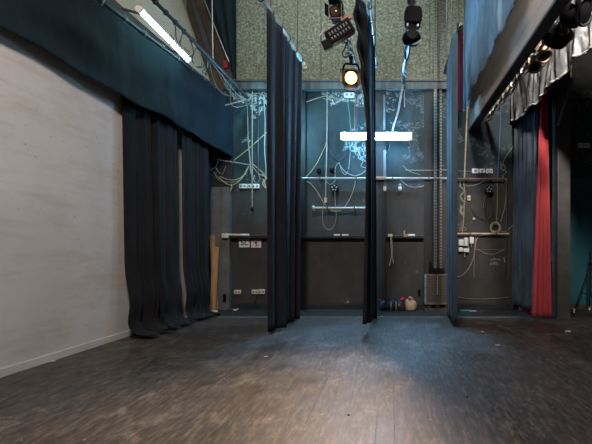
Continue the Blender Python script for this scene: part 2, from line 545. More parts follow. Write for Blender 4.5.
# inclined post in the rear left corner
struct(MB().bar(P(213, 62, 9.02), P(190, -8, 9.02), .10, .10, (0, 1, 0)).build('trim_11', 'dark_wood', smooth=False))
struct(MB().bb(6.0, 6.15, -2, 9.35, 0, 8.4).build('wall_right', 'black_paint', smooth=False))
struct(MB().bb(-5.6, 6.2, -2, 9.4, 8.4, 8.5).build('ceiling', 'ceiling', smooth=False))

# girder on the right
g = thing('ceiling_beam', 'long grey steel girder running back above the right of the stage', 'beam', (1.87, 6.0, 4.1))
g['kind'] = 'structure'
MB().bb(1.80, 1.83, 2.6, 9.19, 4.12, 4.9).build('web', 'girder', g, smooth=False)
MB().bb(1.80, 1.95, 2.0, 9.19, 4.08, 4.12).build('lower_flange', 'girder_under', g, smooth=False)
MB().bb(1.80, 1.95, 2.0, 9.19, 4.9, 4.94).build('upper_flange', 'girder_under', g, smooth=False)


# ------------------------------------------------------------------ drapes
def drape(mat, At, Ab, Bt, Bb, ztop, zbot, amp, folds, seed, ns=200, nz=36, top_amp=.5, extra=None, sharp=.0):
    """cloth from edge A to edge B (x, y at top and at bottom). ztop/zbot: value or f(u)"""
    rnd = random.Random(seed)
    ph = [rnd.uniform(0, 2 * PI) for _ in range(6)]
    At, Ab, Bt, Bb = [Vector((p[0], p[1], 0)) for p in (At, Ab, Bt, Bb)]
    d = (Bt - At).normalized(); n = Vector((d.y, -d.x, 0))
    zt = ztop if callable(ztop) else (lambda u: ztop)
    zb = zbot if callable(zbot) else (lambda u: zbot)

    def f(u, v):
        w = v
        uw = u + .035 * math.sin(2 * PI * u * folds * .27 + ph[0]) + .003 * math.sin(v * 3 + ph[1])
        a = math.sin(2 * PI * folds * uw + ph[2])
        a = math.copysign(abs(a) ** .8, a)
        a += .45 * math.sin(2 * PI * folds * 1.73 * uw + ph[3] + v * .3) + .2 * math.sin(2 * PI * folds * 3.1 * uw + ph[4])
        A = amp * (top_amp + (1 - top_amp) * w) * (.65 + .35 * math.sin(2 * PI * u * 1.7 + ph[5]))
        p = (At.lerp(Bt, u)).lerp(Ab.lerp(Bb, u), w) + n * (A * a)
        p.z = zt(u) + (zb(u) - zt(u)) * v
        if extra: p = extra(u, v, p, n)
        return p
    return MB().grid(f, ns, nz)


# left border (valance) on its batten
def val_bot(u):
    Y = 1.5 + u * (9.1 - 1.5)
    return 3.63 + .09 * min(1, max(0, .66 - u) / .3) - .17 * max(0, u - .70) / .3 + .015 * math.sin(u * 19) + .012 * math.sin(u * 47 + 1)
def val_extra(u, v, p, n):
    p.x -= .10 * math.sin(PI * u)
    k = noise.noise(Vector((u * 9, v * 2.2, 3))) * .11 * (v * (1.6 - v)) + noise.noise(Vector((u * 34 + v * 3, v * 2.2, 8))) * .10 * v * max(0, u - .55)
    p += n * k
    return p
vt = thing('border_curtain', 'wide dark teal border curtain hung high along the white left wall', 'curtain', (-3.95, 5.3, 3.5))
drape('valance_cloth', (-4.25, 1.5), (-4.27, 1.5), (-3.64, 9.08), (-3.56, 9.08), 4.80, val_bot, .010, 13, 3, 320, 30, .4, val_extra).build('cloth', 'valance_cloth', vt, solid=.006)
MB().tube([(-4.22, 1.4, 4.84), (-4.05, 5.2, 4.84), (-3.68, 9.12, 4.84)], .032, 10).build('batten_pipe', 'dark_steel', vt)
for i in range(17):
    Y = 2.2 + i * .42; x = -4.22 + (Y - 1.4) / 3.8 * .17 if Y < 5.2 else -4.05 + (Y - 5.2) / 3.92 * .37
    MB().tube([(x + .045 * math.cos(a), Y + .01 * math.sin(3 * a), 4.83 + .05 * math.sin(a)) for a in [k * PI / 6 for k in range(12)]], .008, 5, True).build('tie', 'grey_fabric', vt)
# left leg: two panels hanging behind the border, with a puddled hem
def puddle(amount, seed):
    def ex(u, v, p, n):
        if v > .93:
            t = (v - .93) / .07
            p += Vector((.16 + .34 * amount * (1 + noise.noise(Vector((u * 7, seed, 0)))), -.04, 0)) * t * t * .9
            p.z = .012 + (p.z - .012) * (1 - t) + .055 * t * (1 + noise.noise(Vector((u * 14, seed, 2))))
        b = math.exp(-((v - .87) / .08) ** 2) * (.07 + .13 * noise.noise(Vector((u * 5, seed, 5))))
        p.x += b
        return p
    return ex
o = drape('black_cloth', (-4.10, 6.12), (-4.02, 6.12), (-3.94, 7.42), (-3.88, 7.42), 4.1, .03, .085, 4, 11, 150, 64, .4, puddle(.6, 1)).build('side_curtain', 'black_cloth', solid=.006)
tag(o, 'wide black side curtain next to the white wall, hem piled on the floor', 'curtain', 'black side curtains along the left wall')
o = drape('black_cloth', (-3.93, 7.56), (-3.88, 7.55), (-3.80, 8.42), (-3.71, 8.22), 4.0, .03, .075, 3, 12, 110, 64, .3, puddle(.35, 4)).build('side_curtain', 'black_cloth', solid=.006)
tag(o, 'narrower black side curtain farther back, beside the leaning timber planks', 'curtain', 'black side curtains along the left wall')


# the three legs hanging across the stage on their tracks
def leg_track(name, label, p0, p1, cap_mat='tan_pale', r=.042, pm='tan_pale'):
    t = thing(name, label, 'curtain track', ((p0[0] + p1[0]) / 2, (p0[1] + p1[1]) / 2, p0[2]))
    MB().tube([p0, p1], r, 12).build('pipe', pm, t)
    d = (Vector(p1) - Vector(p0)).normalized()
    MB().cyl(Vector(p1), Vector(p1) + d * .09, r * 1.2).build('end_cap', cap_mat, t)
    n = 10
    for i in range(n):
        c = Vector(p0).lerp(Vector(p1), (i + .5) / n)
        MB().tube([c + Vector(((r + .008) * math.cos(a), .006 * math.sin(2 * a), -.012 + (r + .018) * math.sin(a))) for a in [k * PI / 6 for k in range(12)]], .009, 5, True).build('tie', 'black_cloth', t)
    for s in (.12, .55, .9):
        c = Vector(p0).lerp(Vector(p1), s)
        MB().cyl(c, (c.x, c.y, 8.4), .008, seg=6).build('hanger_wire', 'dark_steel', t)
    return t


leg_track('curtain_track', 'pale pipe track with tan end cap above the left hanging leg curtain', (-2.07, 4.2, 5.17), (-1.77, 8.2, 5.17), 'tan', .042, 'pale_tan_pipe')
leg_track('curtain_track', 'pipe track above the middle leg curtain beside the lit spotlight', (-.33, 4.4, 5.1), (-.28, 8.2, 5.1), 'dark_steel', .022, 'steel')
leg_track('curtain_track', 'pipe track above the thin right leg curtain', (1.17, 6.6, 5.1), (1.16, 8.35, 5.1), 'dark_steel', .028, 'dark_steel')


def l1(u, v, p, n):
    # flat front return turned towards the house
    if u < .12:
        t = 1 - u / .12
        p.x -= .02 * t
    return p
o = drape('leg', (-1.865, 6.15), (-1.91, 6.42), (-1.78, 8.05), (-1.84, 7.86), 5.10, lambda u: .05 - .03 * u, .075, 6, 21, 240, 40, .3, l1).build('leg_curtain', 'leg_cloth', solid=.006)
tag(o, 'tall dark leg curtain left of centre, widest of the three hanging legs', 'curtain', 'leg curtains hanging over the stage')


def l2(u, v, p, n):
    e = math.exp(-(u / .16) ** 2)
    p.x -= e * (.19 * max(0, 1 - v / .36) ** .8 + .05 * max(0, v - .5) * 2)
    p.x -= e * .035 * math.sin(v * 75 + 1) * max(0, 1 - v / .4)
    return p
o = drape('leg', (-.33, 5.5), (-.36, 6.25), (-.30, 8.15), (-.27, 8.0), 5.07, lambda u: .21 - .18 * u, .035, 6, 22, 260, 80, .6, l2).build('leg_curtain', 'leg_cloth', solid=.006)
tag(o, 'middle leg curtain hanging edge-on just right of the lit spotlight', 'curtain', 'leg curtains hanging over the stage')
def l3(u, v, p, n):
    if u < .16:
        t = 1 - u / .16
        p.x += .11 * t; p.y += .16 * t
    return p
o = drape('leg', (1.045, 6.62), (1.08, 6.88), (1.18, 8.3), (1.165, 8.05), 5.07, lambda u: .10 - .07 * u, .014, 5, 23, 180, 40, .6, l3).build('leg_curtain', 'lit_leg_cloth', solid=.006)
tag(o, 'thin right leg curtain with blue lit edge, left of the steel girder', 'curtain', 'leg curtains hanging over the stage')

# blue-grey border on the girder
def bc_bot(u): return 4.42 + .05 * math.sin(u * 13) * u + (.05 if (u * 7) % 1 > .55 else 0) * (1 - u)
def bc_ex(u, v, p, n):
    p += n * (.035 * noise.noise(Vector((u * 6, v * 3, 1))) + .018 * noise.noise(Vector((u * 22, v * 7, 5))))
    return p
o = drape('bc', (1.55, 4.85), (1.55, 4.85), (1.60, 8.35), (1.62, 9.02), 7.4, bc_bot, .018, 14, 31, 220, 50, .5, bc_ex).build('border_curtain', 'blue_grey_cloth', solid=.006)
tag(o, 'faded blue grey border cloth hanging in front of the steel girder', 'curtain')
o = drape('mc', (1.42, 8.5), (1.44, 8.5), (1.58, 8.62), (1.58, 8.62), 6.2, 4.3, .02, 2, 33, 40, 20).build('drape', 'maroon_cloth', solid=.006)
tag(o, 'narrow maroon drape between the thin right leg curtain and blue grey border cloth', 'curtain')

# weathered grey border on the right with a ragged hem
def gb_bot(u):
    return 4.13 + .06 * abs(math.sin(u * 17)) + .03 * noise.noise(Vector((u * 25, 0, 0))) + .10 * max(0, u - .85) / .15 - .06 * max(0, .4 - u)
def gb_ex(u, v, p, n):
    return p + n * (.09 * noise.noise(Vector((u * 16, v * 1.6, 4))) + .05 * noise.noise(Vector((u * 41, v * 3.0, 9))))
gb = thing('border_curtain', 'weathered grey border cloth with pale ragged hem, above the red curtain', 'curtain', (2.75, 6.5, 4.1))
drape('gb', (2.72, 3.2), (2.72, 3.2), (2.80, 9.05), (2.76, 9.05), 5.9, gb_bot, .020, 13, 41, 260, 30, .5, gb_ex).build('cloth', 'grey_cloth', gb, solid=.006)
hem = []
gd = random.Random(41); gph = [gd.uniform(0, 2 * PI) for _ in range(6)]
for i in range(261):
    u = i / 260
    uw = u + .035 * math.sin(2 * PI * u * 13 * .27 + gph[0]) + .003 * math.sin(3 + gph[1])
    a = math.sin(2 * PI * 13 * uw + gph[2]); a = math.copysign(abs(a) ** .8, a)
    a += .45 * math.sin(2 * PI * 13 * 1.73 * uw + gph[3] + .3) + .2 * math.sin(2 * PI * 13 * 3.1 * uw + gph[4])
    d = Vector((.04, 5.85, 0)).normalized(); nn = Vector((d.y, -d.x, 0))
    p = Vector((2.72, 3.2, 0)).lerp(Vector((2.76, 9.05, 0)), u) + nn * (.020 * a * (.65 + .35 * math.sin(2 * PI * u * 1.7 + gph[5]))); p = gb_ex(u, 1.0, p, nn); p.z = gb_bot(u)
    hem.append(p)
MB().tube(hem, lambda t: .018 + .009 * noise.noise(Vector((t * 90, 1, 0))), 6).build('hem', 'hem', gb)

# black and red curtains at the right
o = drape('rb', (2.99, 8.16), (2.97, 8.18), (2.84, 8.98), (2.80, 8.95), 4.9, .13, .065, 6, 51, 160, 40, .6).build('side_curtain', 'blue_lit_cloth', solid=.006)
tag(o, 'blue lit black side curtain hanging left of the red curtain', 'curtain')
def red_ex(u, v, p, n): return p
o = drape('rc', (2.99, 7.86), (2.83, 7.90), (3.13, 7.95), (3.24, 7.96), 4.9, .03, .035, 4, 52, 160, 40, .5, red_ex).build('side_curtain', 'red_cloth', solid=.006)
tag(o, 'red velvet curtain flaring to the floor beside the grey column', 'curtain')
o = drape('rc', (3.07, 8.24), (3.05, 8.24), (2.90, 9.0), (2.88, 9.0), .40, .015, .02, 4, 53, 60, 12, .8).build('curtain_hem', 'red_cloth', solid=.006)
tag(o, 'low strip of red cloth showing under the blue lit black side curtain', 'curtain')
# dark cloth in the rear left corner above the ledge
cd = MB()
cd.grid(lambda u, v: Vector((P(203 + (230 - 203) * v, 0, 8.95).x * (1 - u) + P(236.5, 0, 8.95).x * u,
                             8.95 + .03 * math.sin(u * 17), P(0, -6, 8.95).z * (1 - v) + P(0, 62 + 20 * u ** .6, 8.95).z * v)), 30, 30)
o = cd.build('corner_drape', 'valance_cloth', solid=.006)
tag(o, 'dark teal cloth with slanting edge in the rear left corner above the ledge', 'curtain')
cable('rod', 'thin pale slanting rod along the dark corner cloth, top left', 'rod', [(202, -6, 8.9), (216, 30, 8.9), (229, 62, 8.9)], .018, 'steel')
cable('conduit', 'thin vertical grey conduit in the top left corner beside the slanting rod', 'conduit', [(212, -6, 8.86), (213, 62, 8.86)], .022, 'steel')
o = MB().box(P(226, 64.5, 9.2), (.10, .06, .17), None, .008).build('junction_box', 'red_fabric')
tag(o, 'small dull red box in the top left corner above the ledge', 'box')


# ------------------------------------------------------------------ fluorescent fittings
def batten(label, p0, p1, tubemat, gap, depthdir, group=None, arms=None, hw=.13, r=.019):
    """twin-tube batten from p0 to p1; depthdir = the way the tubes face"""
    p0, p1 = Vector(p0), Vector(p1); c = (p0 + p1) / 2
    t = thing('fluorescent_light', label, 'light', c, group)
    ax = (p1 - p0).normalized(); dv = Vector(depthdir).normalized(); sd = ax.cross(dv).normalized()
    MB().bar(p0 - dv * .04, p1 - dv * .04, hw, .05, dv).build('housing', 'white_plastic', t, smooth=False)
    for s in (-1, 1):
        off = sd * (gap * s)
        MB().cyl(p0 + off + ax * .03, p1 + off - ax * .03, r, seg=14).build('tube', tubemat, t)
        for e, sg in ((p0, 1), (p1, -1)):
            MB().bar(e + off, e + off + ax * sg * .028, .05, .07, dv).build('lamp_holder', 'white_plastic', t, smooth=False)
    if arms:
        for s in (.12, .88):
            b_ = p0.lerp(p1, s) - dv * .05
            MB().bar(b_, b_ + Vector(arms), .03, .03).build('wall_arm', 'dark_steel', t, smooth=False)
    return t, c, ax


batten('cool white twin-tube fluorescent light hung level before the rear wall, crossing behind the middle leg',
       P(340.5, 136.2, 8.75), P(412, 136.2, 8.75), 'tube_cool', .052, (0, -1, -.15), None, (0, .41, .0))
batten('pale fluorescent light on a slant at top left above the teal border', P(139, 9, 5.9), P(189, 60.5, 7.35), 'tube_green', .024, (.8, 0, -.6), None, (-.38, 0, .1), .06, .015)


# ------------------------------------------------------------------ lighting bars and lamps
def bar_pipe(label, pts, r=.026, mat='dark_steel', extras=None):
    t = thing('lighting_bar', label, 'bar', pts[0])
    MB().tube([Vector(p) for p in pts], r, 10).build('pipe', mat, t)
    return t


lb1 = bar_pipe('dark lighting bar wrapped in cables, top left beside the slanted fluorescent light', [(-3.2, 3.5, 4.74), (-3.15, 7.2, 4.72), (-3.12, 8.75, 4.68)], .028)
for i in range(14):
    Y = 5.4 + i * .25
    c = Vector((-3.17, Y, 4.73))
    MB().tube([c + Vector((.034 * math.cos(a), .015 * math.sin(2 * a), .034 * math.sin(a))) for a in [k * PI / 6 for k in range(12)]], .011, 5, True).build('cable_tie', 'dark_cable', lb1)
rg = random.Random(5)
for i in range(6):
    Y = 5.9 + i * .22
    pts = [Vector((-3.17, Y, 4.70))]
    for k in range(1, 6):
        pts.append(Vector((-3.17 - .04 * k + rg.uniform(-.05, .05), Y + .05 * k + rg.uniform(-.05, .05), 4.70 - .18 * math.sin(k / 5 * PI) - rg.uniform(0, .05))))
    MB().tube(spline(pts, 5), .008, 5).build('hanging_wire', 'dark_cable', lb1)
for i, (a, c, dz) in enumerate([(6.9, 9.0, .16), (7.2, 8.9, .22), (7.5, 9.05, .12), (7.0, 8.7, .28), (8.0, 9.1, .30)]):
    pts = []
    for k in range(9):
        s = k / 8
        pts.append(Vector((-3.18 - .06 * math.sin(s * PI) * (i - 1), a + (c - a) * s, 4.72 - dz * math.sin(s * PI) + .02 * math.sin(7 * s + i))))
    MB().tube(spline(pts, 4), .006, 5).build('hanging_wire', 'brown_cable' if i % 2 else 'grey_cable', lb1)

lb2 = bar_pipe('dark centre lighting bar carrying the lit spotlight and barn-door lamp', [(-.87, 4.5, 5.28), (-.72, 7.0, 5.05), (-.68, 8.0, 5.0)], .026)
for i in range(4):
    pts = []
    for k in range(7):
        s = k / 6
        Y = 6.3 + s * 1.0
        pts.append(Vector((-.745 + .07 * math.sin(9 * s + 2 * i), Y, 5.05 - .10 * math.sin(s * PI) * (1 + .6 * i) - .1 * s + .03 * math.cos(11 * s + i))))
    MB().tube(spline(pts, 5), .013, 5).build('hanging_wire', 'dark_cable' if i % 2 else 'silver_cable', lb2)
lb3 = bar_pipe('lighting bar wrapped in silvery cable carrying the moving head lamp', [(.34, 4.8, 5.12), (.33, 7.0, 5.12), (.30, 9.0, 5.08)], .026)
for i in range(3):
    pts = []
    for k in range(26):
        s = k / 25
        pts.append(Vector((.335 - .03 * s + .045 * math.cos(s * 26 + i * 2.1), 5.6 + s * 3.4, 5.10 + .045 * math.sin(s * 26 + i * 2.1) - .05 * math.sin(s * PI) * i)))
    MB().tube(spline(pts, 4), .012, 6).build('wrapped_cable', 'silver_cable' if i else 'dark_cable', lb3)
cable('cable', 'silvery cable bundle drooping from bar end to the level fluorescent light', 'cable', [(403.5, 84, 8.98), (401, 96, 8.95), (398, 112, 8.9), (394.5, 123, 8.86), (392, 132, 8.8)], lambda t: .032 - .014 * t, 'silver_cable')
cable('cable', 'thin grey cord beside the silvery cable bundle above the fluorescent light', 'cable', [(405, 84, 9.1), (404.6, 94, 9.1), (404.6, 107, 9.1)], .014, 'grey_cable')
lb4 = bar_pipe('lighting bar with clamps running under the girder on the right', [(2.22, 3.0, 4.33), (2.20, 9.0, 4.33)], .024, 'steel')
for i in range(15):
    Y = 4.5 + i * .3 + rg.uniform(-.06, .06)
    MB().box((2.20, Y, 4.34), (.07, .05, .09), (0, rg.uniform(-.4, .4), 0), .008).build('clamp', rg.choice(['tan_pale', 'steel', 'dark_steel']), lb4)
for i in range(5):
    pts = [Vector((2.16 + rg.uniform(-.03, .05), 5.2 + i * .75 + k * .16, 4.31 - .10 * math.sin(k / 6 * PI) - rg.uniform(0, .03))) for k in range(7)]
    MB().tube(spline(pts, 5), .010, 5).build('hanging_wire', 'pale_rope' if i % 2 else 'dark_cable', lb4)


def yoke(parent, w, h, mat='black_metal'):
    q = MB()
    pts = [(-w, 0, 0), (-w, 0, h * .6), (-w * .75, 0, h), (w * .75, 0, h), (w, 0, h * .6), (w, 0, 0)]
    for a, c in zip(pts[:-1], pts[1:]): q.bar(a, c, .03, .008, (0, 1, 0))
    q.build('yoke', mat, parent)
    MB().box((0, 0, h + .05), (.05, .04, .10), None, .006).cyl((0, -.03, h + .09), (0, .03, h + .09), .035).build('clamp', 'dark_steel', parent)
    for s in (-1, 1): MB().cyl((s * w, 0, 0), (s * (w + .03), 0, 0), .022, seg=10).build('knob', 'black_plastic', parent)


def fresnel(label, lit, s=1.0):
    t = thing('stage_spotlight', label, 'stage light')
    q = MB().box((0, .10, 0), (.22, .26, .24), None, .02)
    for k in range(5): q.box((0, .02 + k * .045, .128), (.16, .018, .016))
    q.cyl((0, -.03, 0), (0, -.07, 0), .115, .118, 28)
    q.build('body', 'black_metal', t)
    yoke(t, .135, .22)
    if lit:
        MB().lathe([(.002, -.105), (.05, -.100), (.088, -.085), (.098, -.07)], axis='Y').build('lens', 'lens_hot', t)
        MB().lathe([(.002, -.116), (.045, -.112), (.066, -.100)], axis='Y').build('hot_core', 'lens_core', t)
    else:
        MB().lathe([(.002, -.095), (.05, -.090), (.085, -.078), (.095, -.066)], axis='Y').build('lens', 'lens_amber', t)
    MB().bb(-.13, .13, -.085, -.07, .115, .13).bb(-.13, .13, -.085, -.07, -.13, -.115).bb(-.13, -.115, -.085, -.07, -.115, .115).bb(.115, .13, -.085, -.07, -.115, .115).build('colour_frame', 'dark_steel', t, smooth=False)
    q = lambda: MB()
    q().bar((-.13, -.08, 0), (-.17, -.22, 0), .22, .004, (1, .3, 0)).build('barn_door', 'black_metal', t, smooth=False)
    q().bar((.13, -.08, 0), (.17, -.22, 0), .22, .004, (-1, .3, 0)).build('barn_door', 'black_metal', t, smooth=False)
    q().bar((0, -.08, -.13), (0, -.20, -.20), .22, .004, (0, 0, 1)).build('barn_door', 'black_metal', t, smooth=False)
    if not lit: q().bar((0, -.08, .13), (0, -.24, .17), .22, .004, (0, 0, 1)).build('barn_door', 'black_metal', t, smooth=False)
    t.scale = (s, s, s)
    return t


t = fresnel('lit theatre spotlight glowing warm left of the middle leg curtain', True, 1.08)
t.location = P(351, 78.5, 7.1); t.rotation_euler = (math.radians(14), 0, math.radians(6))
t = fresnel('unlit barn-door spotlight with amber lens, topmost on the centre bar', False, .80)
t.location = P(336, 13, 6.2); t.rotation_euler = (math.radians(8), 0, math.radians(-4))

# ribbed flood bar
t = thing('flood_light', 'tilted black ribbed flood light between the two centre spotlights', 'stage light')
q = MB().box((0, 0, 0), (.40, .16, .20), None, .012)
for k in range(8): q.box((-.17 + k * .047, -.09, -.005), (.012, .03, .15))
q.build('body', 'black_metal', t)
for r_ in range(2):
    for k in range(7):
        MB().box((-.146 + k * .047, -.084, .035 - r_ * .07), (.022, .012, .045), None, .003).build('vent', 'dark_steel' if r_ else 'grey_fabric', t)
MB().box((-.25, -.02, -.05), (.13, .10, .13), (0, .15, 0), .01).build('end_flap', 'black_metal', t)
MB().bar((.10, -.02, .13), (.27, -.02, .10), .07, .05, (0, 1, 0)).build('bracket', 'copper', t)
MB().bar((-.30, -.04, .10), (-.14, -.03, .14), .03, .02, (0, 1, 0)).build('latch', 'dark_steel', t)
MB().cyl((.18, .0, .10), (.18, 0, .28), .012).build('hanging_rod', 'dark_steel', t)
t.location = P(340, 33, 6.2); t.rotation_euler = (math.radians(10), math.radians(-33), 0); t.scale = (1.08, 1.08, 1.08)

# moving head
t = thing('moving_head_light', 'black moving head lamp hanging between the middle and right leg curtains', 'stage light')
def lobed(w, h, y0, y1, n=24, sq=.55):
    pts = []
    for k in range(n):
        a = 2 * PI * k / n; cx, sx = math.cos(a), math.sin(a)
        pts.append((math.copysign(abs(cx) ** sq, cx) * w, math.copysign(abs(sx) ** sq, sx) * h))
    return pts
q = MB(); q.prism([(x, z) for x, z in lobed(.135, .115, 0, 0)], -.13, .13)
q.sph((-.10, -.02, .02), (.05, .12, .11), 2).sph((.10, -.02, .02), (.05, .12, .11), 2)
q.build('base', 'black_plastic', t)
MB().box((0, 0, -.17), (.12, .14, .18), None, .02).build('arm', 'black_plastic', t)
for s in (-1, 1): MB().box((s * .082, -.06, -.13), (.028, .02, .04), None, .005).build('joint_cap', 'silver_cable', t)
MB().sph((0, -.02, -.32), (.155, .16, .105), 3, .12).build('head', 'black_plastic', t)
MB().lathe([(.02, -.20), (.075, -.195), (.09, -.15)], (0, 0, -.33), 'Y').build('lens', 'black_metal', t)
MB().box((.0, 0, .15), (.05, .05, .12), None, .006).cyl((0, -.04, .2), (0, .04, .2), .035).build('clamp', 'dark_steel', t)
MB().tube(spline([(-.02, -.05, -.40), (.06, -.1, -.43), (.15, -.1, -.37)], 6), .014, 6).build('handle', 'silver_cable', t)
t.location = P(413, 18, 6.0); t.rotation_euler = (0, math.radians(3), 0)
t.scale = (.93, .93, 1.0)
cable('cable', 'looped black cable hanging below the moving head lamp', 'cable', [(408, 44, 6.1), (405, 50, 6.1), (406.5, 60, 6.2), (409, 55, 6.15), (410, 46, 6.1)], .02, 'dark_cable')
cable('cable', 'short silvery cable from the moving head lamp up to its bar', 'cable', [(409, 45, 6.2), (408, 52, 6.5), (406.5, 60, 7.0)], .026, 'silver_cable')
o = MB().cyl(P(412, 10, 6.0), P(411, -10, 5.9), .03).cyl(P(408, 4, 6.0), P(407, -10, 5.9), .012).build('hanging_rod', 'dark_steel')
tag(o, 'black drop rods holding the moving head lamp', 'rod')


# par cans at the right
def par_can(label):
    t = thing('stage_spotlight', label, 'stage light', (0, 0, 0), 'beige spotlights under the girder')
    MB().lathe([(.045, .17), (.07, .15), (.088, .09), (.095, -.05), (.102, -.13), (.096, -.13), (.09, -.10)], axis='Y').build('body', 'beige_metal', t)
    MB().lathe([(.002, -.112), (.05, -.110), (.088, -.104)], axis='Y').build('lens', 'black_metal', t)
    MB().tube([(.102 * math.cos(k * PI / 14), -.137, .102 * math.sin(k * PI / 14)) for k in range(28)], .011, 6, True).build('colour_frame', 'copper', t)
    yoke(t, .108, .17, 'beige_metal')
    return t


t1 = par_can('beige can spotlight nearer the dark scanner, upper of the pair')
t2 = copy_tree(t1); t2['label'] = 'lower beige can spotlight of the pair, hanging below the girder'
t1.location = P(541.5, 52, 6.0); t1.rotation_euler = (math.radians(52), 0, math.radians(18))
t2.location = P(534.5, 62, 6.35); t2.rotation_euler = (math.radians(58), 0, math.radians(-22))
cable('cord', 'pale cord hanging down from the beige spotlights before the grey border cloth', 'cord', [(547, 55, 6.1), (546, 64, 6.1), (541, 69, 6.1), (541, 82, 6.1)], .014, 'pale_rope')

# black scanner and big round lantern
def scanner(label, s):
    t = thing('scanner_light', label, 'stage light')
    MB().sph((.04, 0, -.05), (.20, .19, .17), 3, .15, 2).build('head', 'black_plastic', t)
    q = MB().box((-.12, -.03, 0), (.20, .20, .16), (0, .25, 0), .02)
    for k in range(6): q.box((-.18 + k * .026, -.14, -.03), (.008, .02, .09), (0, .25, 0))
    q.build('body', 'black_metal', t)
    MB().lathe([(.002, -.21), (.06, -.20), (.08, -.17)], (.04, 0, -.06), 'Y').build('lens', 'lens_amber', t)
    MB().box((-.08, -.12, .10), (.06, .02, .03), (0, .3, 0), .004).build('label_plate', 'grey_fabric', t)
    MB().box((-.1, 0, .15), (.05, .05, .14), None, .006).build('clamp', 'steel', t)
    MB().tube(spline([(-.05, -.08, .08), (.05, -.14, .16), (.15, -.1, .1)], 6), .014, 6).build('power_lead', 'dark_cable', t)
    t.scale = (s, s, s)
    return t


t = scanner('rounded black scanner lamp hanging right of the beige spotlights', .92); t.location = P(556, 33, 5.4)
t = thing('stage_spotlight', 'large round dark lantern at the top right corner', 'stage light')
MB().sph((0, 0, 0), (.17, .17, .18), 3, .08, 7).build('body', 'black_metal', t)
MB().tube([(.150 * math.cos(k * PI / 14), -.17, .150 * math.sin(k * PI / 14)) for k in range(28)], .020, 6, True).build('rim', 'dark_steel', t)
MB().lathe([(.002, -.18), (.08, -.17), (.14, -.15)], axis='Y').build('lens', 'black_metal', t)
MB().box((-.10, 0, .17), (.06, .05, .16), (0, .4, 0), .006).build('clamp', 'dark_steel', t)
t.location = P(574, 12, 4.95); t.rotation_euler = (math.radians(25), 0, math.radians(30))


# ------------------------------------------------------------------ rear-wall pipes and rails
def hpipe(name, label, x0, x1, py, r, mat, Y=9.08, parts=None):
    t = thing(name, label, 'pipe', P((x0 + x1) / 2, py, Y))
    MB().cyl(P(x0, py, Y), P(x1, py, Y), r, seg=14).build('pipe', mat, t)
    n = max(2, int((x1 - x0) / 30))
    for k in range(n):
        x = x0 + (x1 - x0) * (k + .5) / n
        c = P(x, py, Y)
        MB().bb(c.x - .015, c.x + .015, Y - r - .006, YB - .001, c.z - r - .008, c.z + r + .008).build('bracket', 'dark_steel', t, smooth=False)
    return t


hpipe('pipe', 'long shiny steel pipe across the rear wall below the level fluorescent light', 302, 447, 178.3, .022, 'steel', 9.06)
hpipe('pipe', 'rust brown pipe on the rear wall beneath the right socket row', 456, 503, 179, .024, 'brown_metal', 9.06)
t = hpipe('pipe', 'thick pale pipe with end flange on the rear wall, centre bay', 314, 368, 208.3, .034, 'pale_pipe', 8.98)
MB().cyl(P(312.6, 208.3, 8.98), P(314.6, 208.3, 8.98), .062, seg=18).build('flange', 'pale_pipe', t)
hpipe('pipe', 'pale brown pipe on the rear wall under the coiled cable', 457, 509, 233.7, .020, 'tan_pale', 9.08)
o = MB().bb(P(376, 0, 9.05).x, P(386, 0, 9.05).x, 9.0, 9.10, P(0, 180, 9.05).z, P(0, 176.5, 9.05).z, .006).build('bracket', 'brown_metal')
tag(o, 'rust brown bracket on the pipe right of the middle leg curtain', 'bracket')


def rail(label, x0, x1, py=236.5):
    t = thing('wall_rail', label, 'rail', P((x0 + x1) / 2, py + 3, 9.12))
    a, c = P(x0, py, 9.1), P(x1, py, 9.1)
    MB().bb(a.x, c.x, 9.05, YB, a.z - .04, a.z, .004).build('shelf', 'black_paint', t, smooth=False)
    MB().cyl((a.x, 9.07, a.z + .012), (c.x, 9.07, a.z + .012), .011, seg=8).build('rod', 'dark_steel', t)
    return t


rail('dark wall rail in the left bay above the two white signs', 229.5, 268)
rail('dark wall rail in the centre bay between left and middle leg curtains', 300, 374)
rail('dark wall rail right of the middle leg curtain above the bags', 386.5, 423.5)


def bit(name, label, cat, x0, x1, y0, y1, mat, Y=9.05, depth=.05, group=None, bev=.005):
    a, c = P(x0, y1, Y), P(x1, y0, Y)
    o = MB().bb(a.x, c.x, Y - depth / 2, Y + depth / 2, a.z, c.z, bev).build(name, mat)
    return tag(o, label, cat, group)


def tubebit(name, label, cat, x0, x1, py, r, mat, Y=9.06, group=None):
    o = MB().cyl(P(x0, py, Y), P(x1, py, Y), r, seg=12).build(name, mat)
    return tag(o, label, cat, group)


o = bit('connector', 'cream pipe connector at the left end of the wall rail near the planks', 'connector', 222.5, 228, 233.4, 238, 'cream_plastic', 9.0, .09)
tubebit('tube', 'tan cardboard tube lying on the left wall rail', 'tube', 228.5, 241, 235, .028, 'tan_pale', 9.05)
tubebit('tube', 'white tube next to the tan tube on the left wall rail', 'tube', 241.2, 249, 235, .028, 'white_plastic', 9.05)
tubebit('tube', 'thin brown tube on the left wall rail above the round red sign', 'tube', 254, 264, 235.2, .012, 'brown_metal', 9.05)
tubebit('tube', 'white tube on the centre wall rail, left of the pair', 'tube', 334, 340, 235.2, .024, 'white_plastic', 9.05, 'white tubes on the centre rail')
tubebit('tube', 'white tube on the centre wall rail, right of the pair', 'tube', 342, 348.5, 235.2, .024, 'white_plastic', 9.05, 'white tubes on the centre rail')
bit('connector', 'cream connector on the rail over the hanging white rope', 'connector', 388, 392.5, 234, 236.6, 'cream_plastic', 9.06, .07)
bit('peg', 'small pale upright peg on the rail right of the middle leg curtain', 'peg', 403.6, 405, 230.5, 235.4, 'grey_cable', 9.06, .03)
